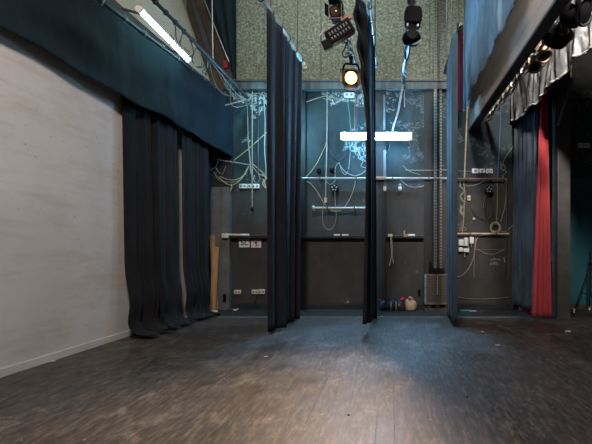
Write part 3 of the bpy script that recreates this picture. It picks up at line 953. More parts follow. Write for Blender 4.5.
bit('connector', 'tan clip at the foot of the pale peg on the right rail', 'connector', 403.5, 407.5, 234.2, 237, 'tan', 9.04, .07)
tubebit('tube', 'white tube on the rail above the pale canvas bag', 'tube', 408, 415, 235.3, .026, 'white_plastic', 9.05)


# ------------------------------------------------------------------ sockets, boxes, signs
def socket(label, x0, x1, y0, y1, n=2, group=None, mat='white_plastic'):
    a, c = P(x0, y1, 9.18), P(x1, y0, 9.18); w = c.x - a.x; h = c.z - a.z
    t = thing('wall_socket', label, 'socket', ((a.x + c.x) / 2, 9.2, a.z), group)
    MB().bb(a.x, c.x, 9.145, 9.2, a.z, c.z, .008).build('back_box', mat, t)
    for k in range(n):
        cx = a.x + w * (k + .5) / n
        MB().lathe([(.002, 9.140), (min(h, w / n) * .30, 9.140), (min(h, w / n) * .33, 9.146)], (cx, 0, (a.z + c.z) / 2), 'Y', 16).build('outlet', 'grey_fabric', t)
    return t


socket('cream double socket low on the rear wall, nearest the left pilaster', 234.5, 241, 290, 294, 2, None, 'cream_plastic')
socket('cream double socket low on rear wall, middle of the three', 252, 258.5, 289.6, 294, 2, None, 'cream_plastic')
socket('cream double socket low on rear wall beside the left leg curtain', 259, 265, 289.2, 293.8, 2, None, 'cream_plastic')
socket('white socket box on rear wall under the looped ropes, left of two', 239.5, 247, 184, 188.5, 2)
socket('white socket box with three outlets under the looped ropes, right of two', 248, 259.5, 184, 188.5, 3)
socket('white socket box right of the thin right leg curtain, first of the row', 472, 478.3, 168.8, 173.4, 1)
socket('white socket box in the middle of the right hand row', 479.2, 484.8, 169, 173.2, 1)
socket('small white socket box at the end of the right hand row', 486, 488.7, 169, 173.4, 1)
socket('tiny white socket box beyond the right hand row', 489.5, 492.3, 169, 173.4, 1)
socket('white socket box at the top of the wall below the lit spotlight', 344.5, 354, 92.8, 97.6, 2)
socket('white socket box at the top of the wall beside the left leg curtain', 297, 302.6, 92.8, 97.6, 1)
socket('pale double socket high in the dark right wing', 577.5, 583, 143.2, 147.6, 2)
socket('second pale double socket in the dark right wing, farther right', 584, 589.6, 143.4, 147.8, 2)
socket('tiny white switch on the rear wall above the pale brown pipe', 472.8, 475, 217.8, 220, 1)
socket('small cream switch hanging under the rust brown pipe', 467.4, 470.2, 195.6, 200.6, 1, None, 'cream_plastic')

# distribution boxes
db = thing('distribution_box', 'cluster of white switch boxes beside the thin right leg curtain', 'electrical box', P(466, 256, 9.2))
for i, (x0, x1, y0, y1) in enumerate([(458.6, 463.3, 239.5, 245.6), (463.9, 467.2, 237.6, 246), (469.3, 473.2, 237, 243.5), (458.6, 462.2, 247.4, 251.5), (463, 468.6, 248.4, 252)]):
    a, c = P(x0, y1, 9.15), P(x1, y0, 9.15)
    MB().bb(a.x, c.x, 9.08, 9.2, a.z, c.z, .008).build('switch_box', 'white_plastic', db)
for (x, y0, y1) in ((468.4, 238, 250), (464.6, 252, 257), (471.5, 243, 247)):
    MB().cyl(P(x, y0, 9.13), P(x, y1, 9.13), .013, seg=8).build('conduit', 'pale_pipe', db)

# signs
a, c = P(238.9, 247.3, 9.18), P(249.4, 239.0, 9.18)
t = thing('sign', 'white sign with black letters SL under the left wall rail', 'sign', ((a.x + c.x) / 2, 9.18, a.z))
MB().box(((a.x + c.x) / 2, 9.19, (a.z + c.z) / 2), (c.x - a.x, .008, c.z - a.z), (0, math.radians(-1.5), 0)).build('board', 'paper', t, smooth=False)
text_mesh('SL', .185, 'lettering', 'ink', t, (0, .004, (c.z - a.z) / 2 + .01))
a, c = P(251.0, 247.6, 9.18), P(261.0, 239.8, 9.18)
t = thing('sign', 'white sign with a red prohibition ring, right of the SL sign', 'sign', ((a.x + c.x) / 2, 9.18, a.z))
MB().bb(a.x, c.x, 9.186, 9.194, a.z, c.z).build('board', 'paper', t, smooth=False)
cx, cz = (a.x + c.x) / 2, (a.z + c.z) / 2 + .005
MB().tube([(cx + .068 * math.cos(k * PI / 16), 9.186, cz + .068 * math.sin(k * PI / 16)) for k in range(32)], .010, 6, True, .5).build('red_ring', 'red_ink', t)
MB().bb(cx - .03, cx + .025, 9.182, 9.186, cz - .005, cz + .035, .003).bb(cx - .012, cx + .035, 9.182, 9.186, cz - .05, cz - .025, .003).bb(cx - .008, cx + .01, 9.182, 9.186, cz - .03, cz).build('pictogram', 'ink', t)

# chalk scribble on the wall (faded, unreadable strokes)
mk = MB(); rs = random.Random(3)
for row, (y0, n, x0, x1) in enumerate(((259.3, 7, 490.5, 500), (263.8, 8, 489.3, 498.5))):
    for k in range(n):
        s = (k + .5) / n; x = x0 + (x1 - x0) * s
        arch = 1.2 * (2 * s - 1) ** 2 - .4
        if row == 1 and k == 2: continue
        p = P(x, y0 + arch, 9.197); hh = .035
        pts = [p + Vector((rs.uniform(-.012, .012), 0, -hh)), p + Vector((rs.uniform(-.02, .02), 0, hh * rs.uniform(.3, 1))), p + Vector((rs.uniform(0, .03), 0, hh * rs.uniform(-.4, .8))), p + Vector((rs.uniform(-.01, .03), 0, -hh * rs.uniform(.2, 1)))]
        mk.tube(spline(pts, 4), .007, 5, False, .4)
o = mk.build('chalk_marking', 'grey_ink')
tag(o, 'two rows of faded white chalk marks low on the right of the rear wall', 'marking')

# spider junction discs
def disc(label, px, py, r, Y=9.05):
    c = P(px, py, Y)
    t = thing('cable_junction', label, 'junction', c)
    MB().lathe([(r * .9, .05), (r, .03), (r, -.03), (r * .85, -.05), (.002, -.05)], c, 'Y', 24).build('body', 'black_plastic', t)
    for k in range(5):
        a = 2 * PI * k / 5 + .3
        MB().lathe([(.002, -.058), (r * .2, -.056), (r * .2, -.048)], c + Vector((r * .55 * math.cos(a), 0, r * .55 * math.sin(a))), 'Y', 12).build('outlet', 'grey_cable', t)
    return t


disc('round black cable junction with five pale outlets, above the thick pale pipe', 334.6, 188.2, .095)
disc('round black cable junction among dark cables at right of rear wall', 488.5, 190, .085)
bit('cable_clip', 'small black clip on the wall left of the vertical conduit, centre bay', 'clip', 317, 321, 168.8, 172.4, 'black_plastic', 9.15, .09, 'black clips above the steel pipe')
bit('cable_clip', 'small black clip on the wall right of the vertical conduit, centre bay', 'clip', 330, 334.6, 168.4, 171.6, 'black_plastic', 9.15, .09, 'black clips above the steel pipe')

# bulkhead bulb
t = thing('pendant_lamp', 'small unlit glass bulb hanging below the steel pipe right of the middle leg', 'lamp', P(400, 190, 9.0))
MB().cyl(P(400, 179, 9.05), P(400, 185.5, 9.0), .008, seg=6).build('cord', 'dark_cable', t)
MB().lathe([(.018, .05), (.026, .035), (.026, .0), (.02, -.01)], P(400, 185.8, 9.0), 'Z', 14).build('lamp_holder', 'pale_pipe', t)
MB().sph(P(400, 188.4, 9.0), (.042, .042, .05), 3).build('bulb', 'glass', t)

# ------------------------------------------------------------------ cables and ropes on the rear wall
CB = [
    # left bay
    ('cable', 'pale cable dropping from the end of the left lighting bar down the rear wall', [(247, 105.5, 8.8), (247.6, 118, 9.1), (248.2, 140), (250, 160), (250.8, 172), (254, 181)], .022, 'pale_rope'),
    ('rope', 'upper rope sagging toward the left pilaster in the left bay', [(249, 166), (244, 175), (236, 179.5), (228, 179.5), (220, 176.5)], .014, 'rope', 9.04),
    ('rope', 'lower rope sagging deepest across the left bay toward the side curtain', [(247.5, 168.5), (242, 178), (235, 184), (228, 184.5), (218, 177)], .015, 'rope', 9.04),
    ('rope', 'knotted rope tail dangling from the lowest rope in the left bay', [(231, 184), (231.6, 187), (230.4, 191)], .022, 'rope', 9.04),
    ('rope', 'taut rope from the teal border to the pale cable in the left bay', [(212, 158, 8.9), (222, 160.5, 9.0), (236, 162.5, 9.0), (250, 165)], .018, 'pale_rope'),
    ('cord', 'thin cord rising diagonally to the left leg curtain', [(233.5, 160.5), (250, 147.5), (267.5, 131.5)], .011, 'rope', 9.05),
    ('rope', 'upper of two ropes running down right to the left leg curtain', [(251.5, 163), (258, 168.5), (264.5, 174)], .014, 'rope'),
    ('rope', 'lower of two ropes running down right to the left leg curtain', [(252, 165.5), (257, 172), (262, 175.5), (267, 177)], .012, 'rope'),
    ('cable', 'pale cable hanging beside the left leg curtain in the left bay', [(263.5, 95), (265, 120), (264.6, 150), (266, 170), (264.4, 184)], .018, 'grey_cable'),
    ('cable', 'tangled pale cable end at the edge of the left leg curtain', [(262, 174), (266.5, 178), (262.5, 183), (266, 188), (263, 179)], .018, 'rope'),
    ('rope', 'pale rope strung along the top of the rear wall, left bay', [(224.5, 105.4, 8.85), (234, 103, 8.9), (241, 101, 9.0), (248, 97), (257, 93), (267, 97)], .020, 'pale_rope'),
    ('conduit', 'dark vertical conduit in the left bay near the left leg curtain', [(258, 93), (258, 181)], .022, 'dark_steel'),
    ('cable', 'small looped grey cable beside the white socket boxes, left bay', [(254, 175), (254, 180.5), (257, 182.5), (260, 179), (258.5, 174)], .010, 'grey_cable'),
    ('cable', 'dark thin cable drooping to the floor from the low cream sockets', [(258, 295), (256, 300), (252, 305.5), (248.5, 308)], .010, 'dark_cable'),
    ('rope', 'middle rope sagging between the two other ropes in the left bay', [(248, 167), (243, 176.5), (236, 181.5), (227, 182), (219, 180), (214, 172)], .012, 'pale_rope', 9.05),
    ('cable', 'dark looping cable against the left pilaster above the sagging ropes', [(213, 150), (218, 160), (216, 168), (222, 174), (226, 166)], .014, 'brown_cable', 9.05),
    ('cable', 'pale frayed cable hanging at the rear end of the side curtain', [(211, 170), (216, 166), (219, 158), (222, 161)], .013, 'pale_rope', 9.04),
    # centre bay
    ('conduit', 'pale vertical conduit in the centre bay left of the fluorescent light', [(327.2, 91), (327, 140), (326.2, 170), (325.6, 199)], .022, 'pale_pipe'),
    ('rope', 'jute rope from the vertical conduit down to the left leg curtain', [(327, 141), (323.5, 150), (317, 163), (309, 174), (303, 180)], .014, 'rope'),
    ('rope', 'long jute rope looping under the thick pale pipe, centre bay', [(301, 181), (309, 182.5), (316, 190), (324, 203), (331, 210), (338, 211.5), (345, 206.5), (351.5, 195), (356, 180)], .013, 'rope'),
    ('cable', 'pale cable loop hanging below the thick pale pipe, centre bay', [(335, 191.5), (335.4, 206), (336.3, 216), (334, 226), (329, 229.6), (324, 226), (322.4, 217), (323, 208), (325, 203)], .012, 'pale_rope', 8.93),
    ('cable', 'dark cable draped from the conduit over to the fluorescent light', [(327, 143), (330, 152), (338, 161), (346, 156), (352, 149)], .015, 'dark_cable'),
    ('cable', 'upper white cable swag under the fluorescent light beside the middle leg', [(338.5, 163), (345, 171.5), (354, 175.6), (362, 173.5), (369, 167)], .014, 'grey_cable'),
    ('cable', 'short pale cable swag under the fluorescent light, left of the long swag', [(339.5, 164.5), (342.5, 172), (345.5, 174.5), (348, 171)], .012, 'pale_rope'),
    ('cable', 'pale cable rising to the dark draped cable from the steel pipe', [(335, 181), (335.2, 170), (337, 164), (340, 162.6)], .013, 'pale_rope'),
    ('cable', 'green cord hanging to the fluorescent light under the lit spotlight', [(347.6, 101), (349.5, 115), (350.6, 131)], .012, 'green_cable'),
    ('cable', 'pinkish cord hanging from the lit spotlight to the fluorescent light', [(355.3, 88, 8.8), (354.8, 110, 8.85), (354.6, 131, 8.85)], .012, 'copper'),
    ('cable', 'thin red cord hanging beside the pinkish cord above the fluorescent light', [(357.5, 98), (356.8, 115), (355.6, 131)], .008, 'red_cable'),
    ('cable', 'thin pale cord dropping below the fluorescent light, centre bay', [(349.6, 141), (350, 155), (348.6, 169)], .010, 'grey_cable'),
    ('cable', 'white cable falling diagonally from the fluorescent light to the middle leg', [(354.8, 141), (357.5, 150), (362, 158), (369, 164.5)], .014, 'grey_cable'),
    ('cable', 'crumpled white cable tangle below the fluorescent light', [(357, 148), (360, 153), (358, 158), (363, 161), (361, 166), (367, 168)], .012, 'grey_cable'),
    ('rope', 'pale rope along the top of the rear wall, centre bay', [(300, 104.5), (312, 100), (326, 96), (336, 98.5), (347.5, 102)], .018, 'pale_rope'),
    ('cable', 'small curl of cable on top of the rear wall above the conduit', [(322, 95), (326, 92.5), (330.5, 95.5), (328, 99.5), (323, 98.5)], .013, 'pale_rope'),
    ('cable', 'dark looped cable hanging under the steel pipe by the conduit', [(325, 180), (330, 184.4), (335, 181)], .010, 'grey_cable'),
    # right-centre bay
    ('cable', 'upper cable running left from the fluorescent light behind the middle leg', [(389, 141, 8.95), (385, 149), (377, 156.5)], .014, 'dark_cable'),
    ('cable', 'lower silvery cable running left from the fluorescent light behind the middle leg', [(391, 141, 8.95), (387, 152), (380, 155), (376, 158)], .012, 'silver_cable'),
    ('cable', 'thin taut wire at right of rear wall above the long steel pipe', [(405, 170), (425, 170.3), (447, 170)], .011, 'rope', 9.13),
    ('cable', 'grey cable swag under the steel pipe right of the glass bulb', [(401, 180), (405, 184), (412, 187), (420, 186.8), (426, 185)], .010, 'grey_cable'),
    ('cable', 'dark thin cable curving above the steel pipe near the glass bulb', [(403, 166), (410, 171.5), (420, 174.5)], .009, 'grey_cable'),
    ('rope', 'left strand of white rope hanging from the rail above the bags', [(391, 237), (391, 246), (391.5, 255), (389.6, 265.5)], .022, 'pale_rope', 9.02),
    ('rope', 'right strand of white rope hanging from the rail above the bags', [(391.4, 237), (392.4, 248), (392.2, 256), (393.6, 263.5)], .018, 'pale_rope', 9.02),
    ('rope', 'pale frayed rope hanging above the perforated cabinet', [(436, 262), (435.6, 268), (436.6, 273), (435, 279)], .020, 'pale_rope', 9.0),
    # right bay
    ('cable', 'long tan rope hanging down the rear wall under the girder end', [(467.4, 106, 9.05), (466.6, 125), (465.6, 150), (464.4, 178)], .026, 'tan_pale'),
    ('cable', 'thin pale conduit from the right leg curtain to the socket row', [(456, 170.6), (463, 171.2), (472, 171.2)], .012, 'pale_pipe'),
    ('cable', 'pale cable swag under the rust brown pipe', [(465, 186), (473, 185.6), (479, 183.6), (484, 180.6)], .011, 'rope'),
    ('cable', 'thick twisted pale cable bundle beside the thin right leg curtain', [(461, 180), (460, 186), (464, 191), (460.5, 197), (464.5, 204), (461, 210), (463.8, 215), (460.5, 213), (461, 205)], .032, 'pale_rope'),
    ('cable', 'pale cable running down from the twisted bundle to the switch boxes', [(463.5, 182), (465, 195), (464, 210), (463.4, 222), (462, 234)], .016, 'rope'),
    ('cable', 'tangled cable knot above the switch boxes', [(459.5, 228), (464, 230.5), (466, 229), (462, 227), (459.6, 231)], .022, 'brown_cable'),
    ('cable', 'first black cable of the dark tangle right of the socket row', [(486, 176), (487.5, 195), (485, 210), (490, 226)], .020, 'dark_cable'),
    ('cable', 'second black cable of the dark tangle, forming a wide loop', [(493, 178), (490, 198), (492.5, 212), (487.5, 219), (484, 207), (487, 192)], .022, 'dark_cable'),
    ('cable', 'thin black cable loop on the wall left of the dark tangle', [(470, 206), (474, 214), (481, 219), (488, 220)], .008, 'dark_cable'),
    ('cable', 'thin pale wire dropping to the coiled cable, left of two', [(497.2, 176), (497.3, 200), (496.6, 223)], .008, 'rope'),
    ('cable', 'pale cable dropping to the coiled cable, right of two', [(506.3, 178), (506, 195), (504.6, 208), (500.6, 222)], .013, 'pale_rope'),
    ('cable', 'pale cable leaving the coil toward the blue lit black side curtain', [(500, 231.5), (506, 231), (510, 228), (513, 225)], .011, 'rope'),
    ('cable', 'pale cable from the switch boxes curving down behind the right leg curtain', [(475.6, 234), (475, 246), (473.6, 257), (469, 268), (462, 275.5), (456, 277)], .015, 'pale_rope'),
    ('cable', 'straight grey cable hanging down from the pale brown pipe', [(474.6, 248), (474.2, 258), (474, 278)], .013, 'brown_cable'),
    ('cable', 'pale cable swag above the chalk marks', [(475, 249.2), (480, 250.6), (487, 253.8), (494, 254), (500, 251.6), (505, 249.2)], .013, 'pale_rope'),
    ('cable', 'pale cable bending from the pale brown pipe to the switch boxes', [(489, 234.6), (480, 236), (476.5, 240), (475, 248)], .014, 'rope'),
    ('cable', 'taut thin wire above the pale swag on the right wall', [(474, 249.4), (504.5, 249.4)], .008, 'brown_cable'),
    ('cable', 'dark cable lying along the skirting at right of rear wall', [(458, 297), (470, 298.6), (485, 299), (500, 298.2), (508, 297)], .012, 'brown_cable'),
    ('cable', 'thin red cord high on the right wall below the girder', [(487.2, 112), (487, 122), (486, 133)], .012, 'red_cable'),
    ('cable', 'long blue cable hanging down the right wall below the girder', [(501, 104), (500, 130), (498.6, 160), (497, 186)], .020, 'blue_cable'),
    ('cable', 'pale knotted cord on the right wall left of the dark curtain', [(514, 145), (507, 155), (503, 163), (505.5, 168), (502, 171)], .012, 'pale_rope'),
    ('cable', 'pale crumpled cord under the knotted cord on the right wall', [(503, 163), (501, 168), (506, 172), (502.5, 176), (506, 180)], .013, 'pale_rope'),
    ('conduit', 'black vertical conduit at the right end of the rear wall', [(506.6, 180), (506.8, 225), (505.5, 275)], .03, 'dark_steel'),
    ('cable', 'bright short cable end by the black conduit above the floor', [(503.8, 257), (504.6, 261), (506, 264)], .018, 'grey_cable'),
    ('cable', 'dark cable resting along the skirting in the centre bay', [(340, 305), (348, 306), (357, 305.4), (366, 304.5)], .010, 'dark_cable'),
]
for c in CB:
    cable(c[0], c[1], c[0], c[2], c[3], c[4], c[5] if len(c) > 5 else 9.18)

# hanging pull cord with knob
t = thing('pull_cord', 'pull cord with black knob hanging in front of the left bay sockets', 'cord', P(252.2, 210, 9.08))
MB().tube([P(252.4, 91, 9.08), P(252.2, 150, 9.08), P(252.2, 207, 9.08)], .013, 6).build('cord', 'pale_rope', t)
MB().sph(P(252.2, 209.5, 9.08), (.032, .032, .042), 2).build('knob', 'black_plastic', t)
# conduit's tan plug
o = MB().cyl(P(325.6, 197.6, 9.13), P(325.6, 202.6, 9.13), .036, .028, 12).build('plug', 'cream_plastic')
tag(o, 'cream plug at the lower end of the pale vertical conduit', 'plug')
# pale slat on the pilaster and its tan block
bit('slat', 'pale vertical slat on the pilaster right of the middle leg curtain', 'slat', 383.4, 386, 150, 186, 'grey_paint', 9.09, .02)
bit('slat', 'short pale slat above the fluorescent light by the middle leg', 'slat', 383.2, 385.4, 95, 130, 'grey_paint', 9.09, .02)
bit('block', 'tan block at the foot of the pale vertical slat', 'block', 383.4, 386.2, 186.4, 191.2, 'tan_pale', 9.075, .05)
# coil
ct = MB(); cc = P(495.5, 227.5, 9.08); pts = []
rc = random.Random(9)
for k in range(90):
    a = k / 90 * 2 * PI * 6; rr = .105 + .018 * math.sin(k * .37) + rc.uniform(-.006, .006)
    pts.append(cc + Vector((rr * math.cos(a), -.03 + .012 * math.sin(k * .9) + k * .0005, rr * math.sin(a))))
o = ct.tube(spline(pts, 3), .011, 5).build('cable_coil', 'rope')
tag(o, 'coiled pale cable hung on the pale brown pipe', 'cable coil')

# punched channels
def channel(label, px, w, y1, Y=9.08, y0=-8):
    a, c = P(px, y1, Y), P(px, y0, Y)
    o = MB().bb(a.x - w / 2, a.x + w / 2, Y - .02, Y, a.z, c.z).bb(a.x - w / 2, a.x - w / 2 + .006, Y, Y + .03, a.z, c.z).bb(a.x + w / 2 - .006, a.x + w / 2, Y, Y + .03, a.z, c.z).build('steel_channel', 'punched', smooth=False)
    return tag(o, label, 'steel channel', 'punched steel channels left of the right leg curtain')


channel('wider punched steel channel rising above the perforated cabinet', 435.3, .062, 274)
channel('narrower punched steel channel nearest the thin right leg curtain', 440.6, .040, 276)

# perforated cabinet
x0, x1 = P(425, 0, 8.95).x, P(449, 0, 8.95).x; z0, z1 = P(0, 303, 8.95).z, P(0, 275.5, 8.95).z
t = thing('perforated_cabinet', 'brown perforated metal cabinet low on the wall beside the right leg curtain', 'cabinet', ((x0 + x1) / 2, 9.0, 0))
MB().bb(x0 + .02, x1, 8.86, 9.15, z0, z1, .006).build('body', 'perforated', t, smooth=False)
MB().bb(x0 - .012, x0 + .02, 8.85, 9.15, z0 - .02, z1 + .01, .004).build('corner_post', 'silver_cable', t, smooth=False)
MB().bb(x0 + .02, x1, 8.845, 9.15, z1, z1 + .025, .004).build('top_frame', 'brown_metal', t, smooth=False)
MB().bb(x0 + .02, x1, 8.845, 8.87, z0 - .02, z0 + .015, .003).build('bottom_frame', 'brown_metal', t, smooth=False)
MB().cyl(((x0 + x1) / 2, 8.855, z0 + .2), ((x0 + x1) / 2, 8.855, z1), .009, seg=6).build('rod', 'grey_cable', t)
for k in range(3):
    xx = x0 + .08 + k * (x1 - x0 - .14) / 2
    MB().bb(xx - .05, xx + .05, 8.88, 9.12, .06, z0 - .02).build('foot_block', 'black_paint', t, smooth=False)
MB().bb(x0 - .02, x1, 8.82, 9.15, .0, .06, .004).build('base_plank', 'brown_board', t, smooth=False)
o = MB().bb(P(429.5, 0, 9.1).x, P(444, 0, 9.1).x, 8.98, 9.19, P(0, 274.8, 9.1).z, P(0, 268, 9.1).z, .006).bb(P(429.5, 0, 9.1).x, P(431, 0, 9.1).x, 8.97, 9.19, P(0, 275, 9.1).z, P(0, 262, 9.1).z).build('counterweight_shoe', 'black_metal')
tag(o, 'black metal shoe at the foot of the punched steel channels', 'bracket')
bit('cable_clip', 'small black clip on the wall just left of the perforated cabinet', 'clip', 418.4, 420.4, 289, 295.5, 'black_plastic', 9.17, .05)

# ------------------------------------------------------------------ things on the floor
# planks leaning in the left corner
def plank(label, b, tp, w, th):
    o = MB().bar(b, tp, w, th, (0, 1, .15)).build('plank', 'tan')
    return tag(o, label, 'plank', 'timber planks leaning in the left corner')


plank('tall pale timber plank at the back of the leaning pair, left corner', (-3.90, 8.96, .02), (P(211.6, 235, 9.0).x, 9.02, P(0, 235, 9.0).z), .10, .03)
plank('broader timber plank leaning in front beside the left pilaster', (P(213, 0, 8.8).x, 8.78, .02), (P(215.6, 0, 8.95).x, 8.98, P(0, 247, 8.95).z), .125, .035)
o = MB().box((P(213.5, 0, 8.7).x, 8.66, .02), (.20, .16, .04), (0, 0, .3), .006).build('wood_offcut', 'tan_pale'); tag(o, 'pale wood offcut on the floor at the foot of the planks', 'offcut')
for i, (px, Y, s, lab, mt) in enumerate([(231, 9.0, .07, 'brown scrap of wood by the skirting under the SL sign', 'brown_board'),
                                    (236, 8.95, .06, 'pale scrap of wood by the skirting under the SL sign', 'tan_pale'),
                                    (238.5, 8.98, .05, 'small dark scrap beside the pale scrap under the SL sign', 'dark_wood')]):
    o = MB().box((P(px, 0, Y).x, Y, s * .25 + .002), (s * 2, s, s * .5), (0, 0, i * .7), .004).build('wood_scrap', mt); tag(o, lab, 'scrap')
bit('plug', 'black plug box low on the left pilaster', 'plug', 223.4, 226, 294, 301.5, 'black_plastic', 9.03, .06)

# bags
def zc(px, Y): return (px - VX) / F * Y
Yb = 8.95
t = thing('bag', 'dark navy bag on the floor beside the middle leg curtain', 'bag', (zc(383, Yb), Yb, 0))
MB().sph((zc(383, Yb), Yb, .11), (.095, .11, .115), 3, .25, 1).build('body', 'navy_bag', t)
MB().sph((zc(380, Yb), Yb - .03, .24), (.025, .02, .02), 2).build('red_tag', 'red_fabric', t)
t = thing('bag', 'black holdall with grey straps, second bag from the middle leg curtain', 'bag', (zc(392, Yb), Yb, 0))
MB().sph((zc(392, Yb), Yb, .12), (.115, .12, .135), 3, .3, 4).build('body', 'black_bag', t)
MB().tube(spline([(zc(389, Yb), Yb - .11, .20), (zc(391, Yb), Yb - .12, .29), (zc(396, Yb), Yb - .1, .25)], 6), .016, 6).build('handle', 'black_bag', t)
for px in (391, 396):
    MB().tube(spline([(zc(px, Yb), Yb - .12, .2), (zc(px, Yb), Yb - .15, .11), (zc(px, Yb), Yb - .12, .02)], 5), .016, 6, False).build('strap', 'grey_fabric', t)
t = thing('bag', 'charcoal bag with a red top flap, beside the pale canvas bag', 'bag', (zc(401, Yb), Yb, 0))
MB().sph((zc(401, Yb), Yb, .12), (.085, .12, .15), 3, .2, 9).build('body', 'charcoal_bag', t)
MB().box((zc(402.4, Yb), Yb - .08, .275), (.09, .09, .035), (.3, -.5, 0), .01).build('red_flap', 'red_fabric', t)
MB().sph((zc(399, Yb), Yb - .12, .13), (.03, .02, .04), 2).build('pocket_badge', 'brown_metal', t)
t = thing('bag', 'pale canvas bag with a knotted red top, last in the row of bags', 'bag', (zc(410.5, Yb), Yb, 0))
q = MB()
rings = []
for z, rx, ox in ((.0, .085, 0), (.02, .115, 0), (.10, .135, .005), (.17, .13, .0), (.225, .105, -.02), (.255, .06, -.03), (.26, .02, -.03)):
    rings.append([Vector((zc(410.8, Yb) + ox + rx * math.cos(a) * (1 + .05 * math.sin(3 * a)), Yb + rx * .85 * math.sin(a), z)) for a in [2 * PI * k / 24 for k in range(24)]])
q.rings(rings).build('body', 'canvas', t, subsurf=1)
MB().tube(spline([(zc(408, Yb), Yb - .05, .25), (zc(409.5, Yb), Yb - .06, .31), (zc(412, Yb), Yb - .06, .29), (zc(412.6, Yb), Yb - .05, .24)], 6), .014, 6).build('handle', 'canvas', t)
MB().sph((zc(409.6, Yb), Yb - .08, .275), (.035, .03, .035), 2).build('red_knot', 'red_fabric', t)

# scraps on the boards
o = MB().box((zc(465, 8.9), 8.9, .012), (.22, .05, .02), (0, 0, .1), .004).build('strip', 'green_plastic'); tag(o, 'green plastic strip on the floor behind the right leg curtain', 'strip')
o = MB().box((zc(473, 8.85), 8.85, .008), (.14, .04, .012), (0, 0, -.1), .004).build('strip', 'white_plastic'); tag(o, 'pale strip on the floor next to the green strip', 'strip')
for px, py, sx, sy, mt, lab, rz in [(53, 361.5, .05, .035, 'tan_pale', 'small pale crumb of plaster at the foot of the white wall', .2), (266, 357, .05, .02, 'tan_pale', 'small pale chip on the floor in front of the left leg curtain', .3),
                                (348.5, 415.5, .02, .012, 'ink', 'tiny black chip on the floor, front centre', .2), (467.5, 397.5, .035, .012, 'ink', 'small black scrap on the floor, front right', 1.2),
                                (568, 331.5, .09, .03, 'paper', 'white paper scrap on the floor in front of the grey column', .1), (497.5, 345.5, .07, .02, 'tan_pale', 'pale sliver on the floor right of the blue lit boards', -.1),
                                (482.5, 332, .05, .02, 'tan_pale', 'small pale scrap on the floor before the right bay', .2), (381.6, 316.6, .07, .03, 'paper', 'small white scrap on the metal strip by the bags', .1)]:
    Y = CH * F / (py - VY)
    o = MB().box((zc(px, Y), Y, .006), (sx, sy, .010), (0, 0, rz), .002).build('scrap', mt); tag(o, lab, 'scrap')

# tripod stand in the right wing
Yt = 8.7; bx = zc(590, Yt)
t = thing('tripod_stand', 'black tripod stand in the dark right wing before the teal panel', 'stand', (bx, Yt, 0))
MB().cyl((bx, Yt, .35), (bx, Yt, 1.32), .018, seg=10).build('pole', 'black_metal', t)
MB().cyl((bx, Yt, 1.0), (bx, Yt, 1.08), .034, seg=12).build('collar', 'black_plastic', t)
MB().cyl((bx + .03, Yt, 1.04), (bx + .09, Yt, 1.04), .018, seg=8).build('knob', 'black_plastic', t)
for a in (PI * 1.02, PI * .36, -PI * .30):
    e = Vector((bx + .36 * math.cos(a), Yt + .36 * math.sin(a), .02))
    lg = MB().cyl((bx, Yt, 1.02), e, .014, seg=8).build('leg', 'black_metal', t)
    MB().cyl(e + Vector((0, 0, -.02)), e + Vector((-.01 * math.cos(a), -.01 * math.sin(a), .07)), .020, seg=8).build('rubber_foot', 'tan_pale', lg)
    MB().cyl((bx, Yt, .40), Vector((bx, Yt, 1.02)).lerp(e, .6), .009, seg=6).build('brace', 'black_metal', t)
# pale scaffold pipes high in the wing
o = MB().cyl(P(566, 97, 9.17), P(594, 97, 9.17), .02, seg=8).build('pipe', 'brown_metal'); tag(o, 'thin level pipe high in the dark right wing', 'pipe')
o = MB().cyl(P(583, 112, 9.16), P(594, 92, 9.16), .03, seg=8).build('pipe', 'grey_paint'); tag(o, 'short inclined pipe high in the right wing at the frame edge', 'pipe')
o = MB().cyl(P(558.5, 125, 7.78), P(572, 78, 7.78), .03, seg=8).build('pipe', 'grey_paint'); tag(o, 'inclined grey pipe leaning across the top of the grey column', 'pipe')

# ------------------------------------------------------------------ light
def area(name, loc, target, size, power, col, spread=180, sy=None):
    l = bpy.data.lights.new(name, 'AREA'); l.energy = power; l.color = col; l.size = size
    if sy: l.shape = 'RECTANGLE'; l.size_y = sy
    l.spread = math.radians(spread)
    o = bpy.data.objects.new(name, l); COL.objects.link(o); o.location = loc
    d = Vector(target) - Vector(loc); o.rotation_euler = d.to_track_quat('-Z', 'Y').to_euler()
    return o


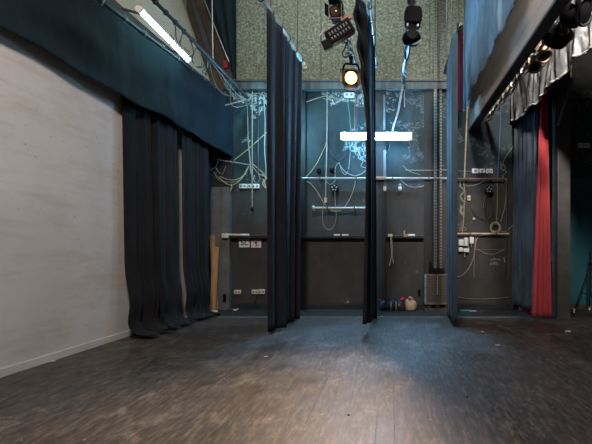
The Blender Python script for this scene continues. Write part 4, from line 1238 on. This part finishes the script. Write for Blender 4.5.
def spot(name, loc, target, power, col, angle, blend=.5, radius=.1):
    l = bpy.data.lights.new(name, 'SPOT'); l.energy = power; l.color = col
    l.spot_size = math.radians(angle); l.spot_blend = blend; l.shadow_soft_size = radius
    o = bpy.data.objects.new(name, l); COL.objects.link(o); o.location = loc
    d = Vector(target) - Vector(loc); o.rotation_euler = d.to_track_quat('-Z', 'Y').to_euler()
    return o


area('house_light', (-1.0, .6, 6.4), (-1.2, 5.5, 1.2), .9, 400, (1.0, .87, .78))
area('side_light', (1.5, .8, 6.3), (2.8, 6.3, 4.3), .5, 120, (1.0, .90, .82), 56)
spot('work_light', (-.25, 6.6, 7.6), (-.25, 6.1, 0), 5600, (.22, .55, 1.0), 30, .7, .3)
for bx_, pw in ((-2.75, 480), (-1.05, 420), (.45, 160)):
    spot('added_wall_wash', (bx_, 6.7, 5.75), (bx_, 9.2, 3.95), pw, (.25, .72, .92), 46, .5, .15)  # unseen cool spots, added to turn the upper rear wall teal
wl_ = bpy.data.lights.new('rear_work_light', 'POINT'); wl_.energy = 90; wl_.color = (.28, .66, 1.0); wl_.shadow_soft_size = .12
wo = bpy.data.objects.new('rear_work_light', wl_); COL.objects.link(wo); wo.location = (-2.25, 8.55, 3.95)
area('cool_grid_light', (-.5, 6.9, 7.5), (1.55, 7.0, 5.6), .5, 30, (.30, .64, 1.0), 100)
area('grid_light', (-1.2, 6.6, 8.1), (-.8, 9.2, 5.6), .8, 85, (.92, 1.0, .92))
spot('spotlight_beam', P(351, 78.5, 6.85), (.1, 2.5, 0), 2300, (1.0, .68, .44), 72, 1.0, .2)

w = bpy.data.worlds.new('dim_hall'); scene.world = w; w.use_nodes = True
w.node_tree.nodes['Background'].inputs[0].default_value = (1.0, .90, .82, 1)
w.node_tree.nodes['Background'].inputs[1].default_value = .06

# ------------------------------------------------------------------ camera
cam = bpy.data.cameras.new('camera'); co = bpy.data.objects.new('camera', cam); COL.objects.link(co)
cam.sensor_width = 36; cam.lens = F / 592 * 36
cam.shift_x = (296 - VX) / 592; cam.shift_y = (VY - 222) / 592
co.location = (0, 0, CH); co.rotation_euler = (PI / 2, 0, 0)
scene.camera = co
vs = scene.view_settings
scene.display_settings.display_device = 'sRGB'
vs.view_transform = 'Standard'; vs.look = 'None'; vs.gamma = 1; vs.use_curve_mapping = False
vs.exposure = 0.12
